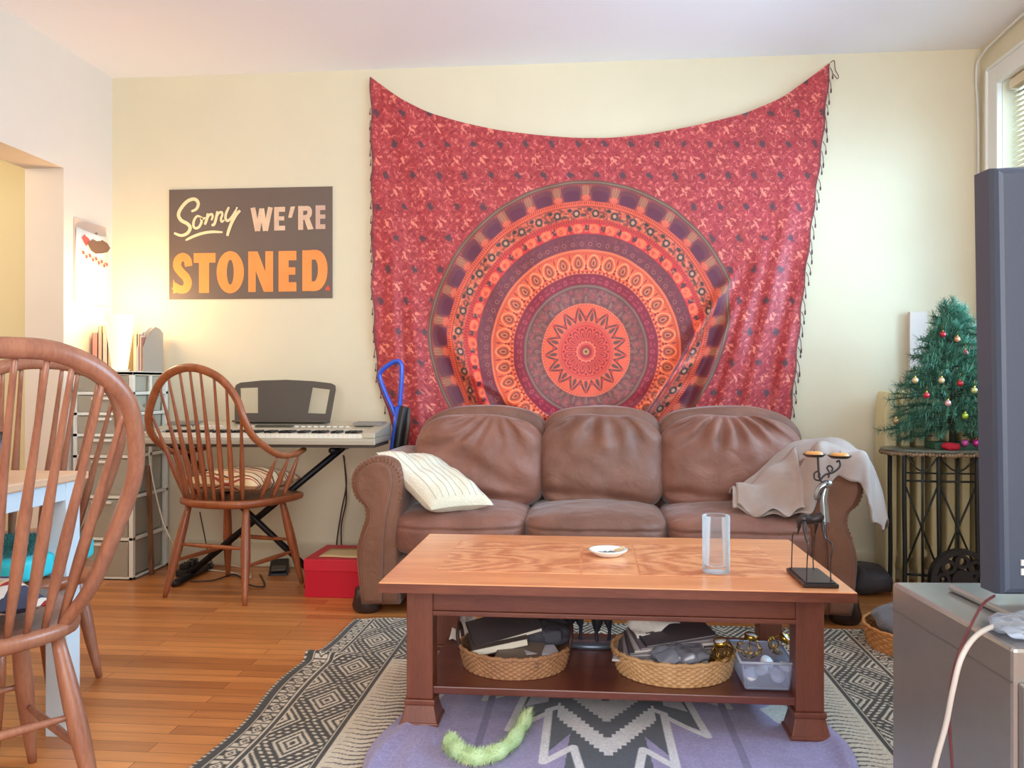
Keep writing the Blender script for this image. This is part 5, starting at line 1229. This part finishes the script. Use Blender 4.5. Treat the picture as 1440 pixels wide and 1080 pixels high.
# tree
tp = Vector((1.63, 3.915, tz+.010))
tr = thing('christmas_tree', 'small artificial christmas tree on the iron side table', 'christmas tree', tp)
MB().box((tp.x-.10,tp.y-.06,tp.z),(tp.x+.10,tp.y+.06,tp.z+.03)).build('tree_stand', mat('green_stand', (52,92,70), .6), tr, bevel=.004)
MB().tube([tp+Vector((0,0,.03)), tp+Vector((0,0,.3)), tp+Vector((-.02,0,.60))], [.016,.010,.003], 8).build('trunk', mat('dark_bark', (52,52,42), .8), tr)
fl = MB(); br_ = MB(); random.seed(21)
tips = []
for i in range(250):
    h = .085+.515*(i/250)**.95; f_ = 1-(h-.08)/.56; R_ = .32*f_**.9+.015; a = i*2.39996; R_ *= random.uniform(.72,1.06)
    ry_ = .62
    p0_ = tp+Vector((-.02*(h/.6),0,h)); tip = tp+Vector((R_*math.cos(a), R_*math.sin(a)*ry_, h+random.uniform(-.05,.05)+ (-.03 if h < .2 else .02)))
    if tip.x > XR-.02: tip.x = XR-.02
    tip.y = min(tip.y, 4.10)
    if i % 3 == 0: p0_ = p0_.lerp(tip,.35)+Vector((0,0,random.uniform(-.03,.03)))
    mid = p0_.lerp(tip,.5)+Vector((0,0,.01)); P = crom([p0_,mid,tip],4); br_.tube(P, [.003,.001], 4, cap=False); tips.append(tip)
    L_ = (tip-p0_).length; cnt = int(40+L_*620)
    for k in range(cnt):
        s = (k+random.random())/cnt; s = .12+.9*s; q = p0_.lerp(tip, min(s,1.0))+Vector((0,0,.01*math.sin(s*PI)))
        dr = (tip-p0_).normalized(); d = (Vector((random.gauss(0,1),random.gauss(0,1),random.gauss(0,1))).normalized()*.9+dr*.7).normalized()
        ln = random.uniform(.020,.042); w_ = d.cross(Vector((.2,.4,.9))).normalized()*.0017
        if (q+d*ln).x > XR-.005: continue
        fl.add([q-w_, q+w_, q+d*ln+w_*.3, q+d*ln-w_*.3], [(0,1,2,3)], False)
br_.build('branches', bpy.data.materials['dark_bark'], tr)
o = fl.build('needles', mat('green_needles', (70,120,100), .55, hue2=(104,164,138), vscale=14), tr); o['kind'] = 'stuff'
ORN = [(1326,470,(196,40,60),'red'),(1346,477,(214,150,110),'peach'),(1357,496,(190,36,56),'red'),(1287,535,(206,186,140),'pale gold'),(1324,535,(214,190,150),'cream gold'),(1350,539,(206,40,56),'red'),(1370,549,(190,196,120),'yellow-green'),(1303,556,(196,44,60),'red'),(1333,567,(222,170,170),'pink'),(1357,585,(170,196,60),'lime'),(1260,592,(160,130,90),'bronze')]
WH_ = ['near the top of the tree','right of the topmost red one','high on the right side','at mid height on the left','at mid height in the centre','at mid height right of centre','at the far right','low on the left','low in the centre','low on the right','at the lowest left tip']
for i, (u, v, c, nm) in enumerate(ORN):
    y = 3.915-.13*min(1,(v-440)/110.0)-.02; q = at_y(u, v, y); 
    if i == 10: q = at_y(u, v, 3.86)
    o = thing('bauble', '%s bauble hanging %s' % (nm, WH_[i]), 'ornament', q+Vector((0,0,-.012)), 0, 'baubles on the christmas tree')
    MB().ball(q, .0135, 14).build('ball', mat('bauble_%d' % i, c, .12, metal=.35, coat=.5), o)
    MB().lathe([(.004,.012),(.004,.019),(.001,.020)], q, 8, close=False).tube([q+Vector((0,0,.018)),q+Vector((.002,0,.045))], .0006, 4).build('cap', M_br, o)
# things at the foot of the tree
rc_ = at_y(1337,611,3.82)
o = MB().soft((0,0,0), (.075,.06,.035), 2.5, 14, fn=lambda p,q: p+Vector((0,0,wr(p,60,.006)))).build('red_ornament', mat('red_felt', (186,30,50), .8), loc=(0,0,0)); o.location = (rc_.x,rc_.y,tz+.026); tag(o, 'red cloth ornament lying at the foot of the christmas tree', 'ornament')
dc = at_y(1372,617,3.83)
dsh = thing('dark_dish', 'dark red shallow dish of baubles at the right of the tree stand', 'dish', (1.845,3.86,tz+.010))
MB().lathe([(.001,0),(.055,0),(.07,.02),(.067,.022),(.05,.006),(.001,.005)], (1.82,3.85,tz+.010), 30).build('dish', mat('dark_red_dish', (88,26,44), .3), dsh)
for i, (u, v, c, nm) in enumerate(((1373,603,(206,60,150),'magenta'),(1357,607,(196,90,160),'pink-violet'),(1384,609,(150,40,60),'dark red'))):
    q = at_y(u, v, 3.85-.01*i); q.z = tz+.010+.03
    o = thing('bauble', '%s bauble lying in the dark red dish' % nm, 'ornament', q, 0, 'baubles in the dish')
    MB().ball(q, .017, 14).build('ball', mat('dish_bauble_%d' % i, c, .1, metal=.4), o); MB().tube([q+Vector((0,0,.016)),q+Vector((0,0,.023))], .004, 8).build('cap', M_br, o)

# dark round grille under the table
fn = thing('pedestal_fan', 'black round grille with holes standing on the floor under the iron table', 'fan', (1.71,3.72,0))
fc = at_y(1353,808,3.70); fc.z = .135
n_ = 48; R0 = .13
ring_o = [(fc.x+R0*math.cos(2*PI*i/n_), fc.z+R0*math.sin(2*PI*i/n_)) for i in range(n_)]
m = MB()
def annulus(m, cx_, cz_, ro, ri, y0, y1, n_=36):
    vs = []
    for (r, y) in ((ro,y0),(ri,y0),(ri,y1),(ro,y1)): vs += [(cx_+r*math.cos(2*PI*i/n_), y, cz_+r*math.sin(2*PI*i/n_)) for i in range(n_)]
    m.add(vs, [(a*n_+i, a*n_+(i+1)%n_, ((a+1)%4)*n_+(i+1)%n_, ((a+1)%4)*n_+i) for a in range(4) for i in range(n_)], False)
annulus(m, fc.x, fc.z, R0, R0-.022, 3.69, 3.73); annulus(m, fc.x, fc.z, .045, .001, 3.69, 3.73)
for k in range(8):
    a = 2*PI*k/8; annulus(m, fc.x+.077*math.cos(a), fc.z+.077*math.sin(a), .031, .017, 3.695, 3.725, 18)
m.build('grille', M_blackp, fn)
MB().lathe([(.001,0),(.09,0),(.085,.02),(.001,.025)], (fc.x,3.74,0), 30).build('fan_base', M_blackp, fn)
MB().tube([(fc.x,3.74,.02),(fc.x,3.745,.13)], .02, 12).build('neck', M_blackp, fn)
o = MB().soft((1.30,4.02,.065), (.20,.2,.13), 3, 20, fn=lambda p,q: p+Vector((wr(p,14,.02),0,wr(p,14,.02)))).build('floor_shade_form', mat('floor_shade_grey', (64,62,66), .6, bump='noise', bscale=40, bstr=.4), loc=(1.30,4.02,0)); tag(o, 'added dark form for the shade on the floor between sofa and radiator', 'bag')  # dark lump put where the floor is only in shade
# floor basket with grey cloth
wicker('wicker_basket', 'wicker basket with grey cloth on the floor between sofa and metal cabinet', (1.232,3.17,0), .215, .085, .08, 30, 8, mat('orange_wicker', (186,120,66), .6, hue2=(204,144,88), vscale=25), None)
o = MB().soft((1.232,3.17,.10), (.36,.34,.11), 2.6, 26, fn=lambda p,q: p+Vector((wr(p,9,.02),wr(p+Vector((2,0,0)),9,.02),wr(p,12,.02)))).build('grey_cloth', mat('grey_fleece', (112,112,118), .9, bump='noise', bscale=120, bstr=.3, sheen=.3), loc=(1.232,3.17,.1)); tag(o, 'grey fleece cloth heaped in the wicker basket by the metal cabinet', 'cloth')

# ------------------------------------------------------------------ metal cabinet, television
far = Vector((.716*1, 2.05, 0)); CH = .62; hh = CAMZ-CH
tf_ = hh*F/280; tn = hh*F/375
pf = cm((1254-720)/F*tf_, tf_); pn = cm((1427-720)/F*tn, tn)
dirv = (pf-pn).normalized(); rtv = Vector((dirv.y,-dirv.x,0)); dep = (pf-pn).length
cab = thing('metal_cabinet', 'grey brushed metal drawer cabinet carrying the television at the right edge', 'cabinet', (pn.x,pn.y,0), math.atan2(-dirv.x,dirv.y))
M_cab = mat('brushed_grey_metal', (156,155,154), .26, metal=.6, var=.06, vscale=4, bump='noise', bscale=80, bstr=.03)
CW = .46
MB().box((0,0.004,.02),(CW,dep,CH)).build('cabinet_body', M_cab, cab, world=False, bevel=.006)
MB().box((.02,.02,.012),(CW-.02,dep-.02,.02)).build('plinth', M_blackp, cab, world=False)
MB().box((-.0008,.004,CH-.047),(0,dep,CH-.045)).build('seam', mat('dark_seam', (96,92,90), .5), cab, world=False)
for (z0, z1) in ((.03,.30),(.305,.575)):
    d = MB().box((.006,-.012,z0),(CW-.006,.004,z1)).build('drawer', M_cab, cab, world=False, bevel=.003)
    MB().lathe([(.001,0),(.012,0),(.012,.006),(.001,.007)], (0,0,0), 16, M=Matrix.Rotation(PI/2,3,'X')).build('lock', M_steel, d, world=False).location = (.02,-.012,z1-.04)
    MB().box((.17,-.035,z1-.10),(.29,-.012,z1-.085)).build('handle', M_steel, d, world=False, bevel=.003)
pk = MB().soft((0,0,0), (.13,.10,.022), 2.6, 18, fn=lambda p,q: p+Vector((wr(p,40,.008),wr(p+Vector((3,0,0)),40,.008),wr(p,45,.008)))).build('plastic_packet', glassy('crinkled_clear_plastic', (214,226,240), .22, .15), loc=(0,0,0))
pk.location = cm(.735, 1.165, CH+.012); tag(pk, 'crinkled clear plastic packet lying on the metal cabinet in front of the television', 'packet')
# television: dark casing seen from behind, standing on the cabinet
tv_d = 1.30; tvx0 = (1384-720)/F*tv_d
tvo = cm(tvx0+.40, tv_d, CH)
tv = thing('television', 'tall black television standing on the metal cabinet at the right edge', 'television', tvo, TH)
W2 = .40; zb, ztop = .026, CAMZ-(231-VC)/F*tv_d-CH
M_tv = mat('black_tv_casing', (62,72,90), .42, spec=.5, bump='noise', bscale=500, bstr=.05)
pts_o = []
def tvout(inset, y):
    P = []
    n1_ = 24
    for i in range(n1_+1):
        t = i/n1_; x = -W2+inset+(2*W2-2*inset)*t; P.append(Vector((x, y, ztop-inset*1.0-.010*(2*t-1)**2)))
    for i in range(13): t = i/12; P.append(Vector((W2-inset-.010*t, y, ztop-.010-inset-(ztop-.010-zb-2*inset)*t)))
    for i in range(1,n1_+1): t = i/n1_; P.append(Vector((W2-.010-inset-(2*W2-.020-2*inset)*t, y, zb+inset)))
    for i in range(1,12): t = i/12; P.append(Vector((-W2+.010+inset-.010*t, y, zb+inset+(ztop-.010-zb-2*inset)*t)))
    return P
rows = [tvout(.012,-.030), tvout(.006,-.028), tvout(.002,-.022), tvout(.0,-.012), tvout(.0,.028), tvout(.008,.034)]
n_ = len(rows[0]); vs = [p for r in rows for p in r]
fs = [(i*n_+k, i*n_+(k+1)%n_, (i+1)*n_+(k+1)%n_, (i+1)*n_+k) for i in range(len(rows)-1) for k in range(n_)]+[tuple(range(n_-1,-1,-1)), tuple((len(rows)-1)*n_+k for k in range(n_))]
MB().add(vs, fs, False).build('casing', M_tv, tv, world=False)
MB().box((-W2+.02,.034,zb+.03),(W2-.02,.0365,ztop-.03)).build('screen', mat('black_screen', (12,12,14), .08), tv, world=False)
for (v0, v1) in ((781,789),(793,802)):
    z0 = CAMZ-(v1-VC)/F*tv_d-CH; z1 = CAMZ-(v0-VC)/F*tv_d-CH; x0 = (1418-720)/F*tv_d-(tvx0+.40); 
    s_ = MB().box((x0,-.0335,z0),(x0+.10,-.0305,z1)).build('sticker', mat('white_sticker', (206,206,206), .5), tv, world=False)
    l = MB()
    for k in range(9): l.box((x0+.004+.010*k,-.0338,z0+.003),(x0+.004+.010*k+[.006,.007,.005][k%3],-.0334,z0+.0055))
    l.build('printed_lines', M_black, s_, world=False)
MB().box((-W2+.0,-.10,.001),(W2,.11,.012)).build('stand_base', mat('grey_glass_base', (150,150,150), .15, metal=.3), tv, world=False, bevel=.004)
MB().box((-.06,-.02,.01),(.06,.02,.06)).build('stand_neck', M_blackp, tv, world=False, bevel=.004)
def cf(u, v, d): return cm((u-720)/F*d, d, CAMZ-(v-VC)/F*d)
P = crom([cf(1460,880,1.24),cf(1430,877,1.20),cf(1400,880,1.17),cf(1372,895,1.14),cf(1352,925,1.12),cf(1340,970,1.12),cf(1330,1020,1.13),cf(1315,1075,1.14),cf(1305,1130,1.15)],8)
tag(MB().tube(P, .0036, 10).build('cable', mat('grey_cord', (190,186,180), .45), loc=tuple(P[0])), 'thick pale grey cord looping over the edge of the metal cabinet', 'cable')
P = crom([cf(1398,838,1.24),cf(1382,850,1.2),cf(1365,880,1.17),cf(1348,920,1.15),cf(1338,960,1.16),cf(1335,1010,1.17),cf(1338,1060,1.17),cf(1342,1120,1.17)],8)
tag(MB().tube(P, .002, 8).build('cable', mat('maroon_cable', (96,46,50), .5), loc=tuple(P[0])), 'thin maroon cable hanging down the side of the metal cabinet', 'cable')
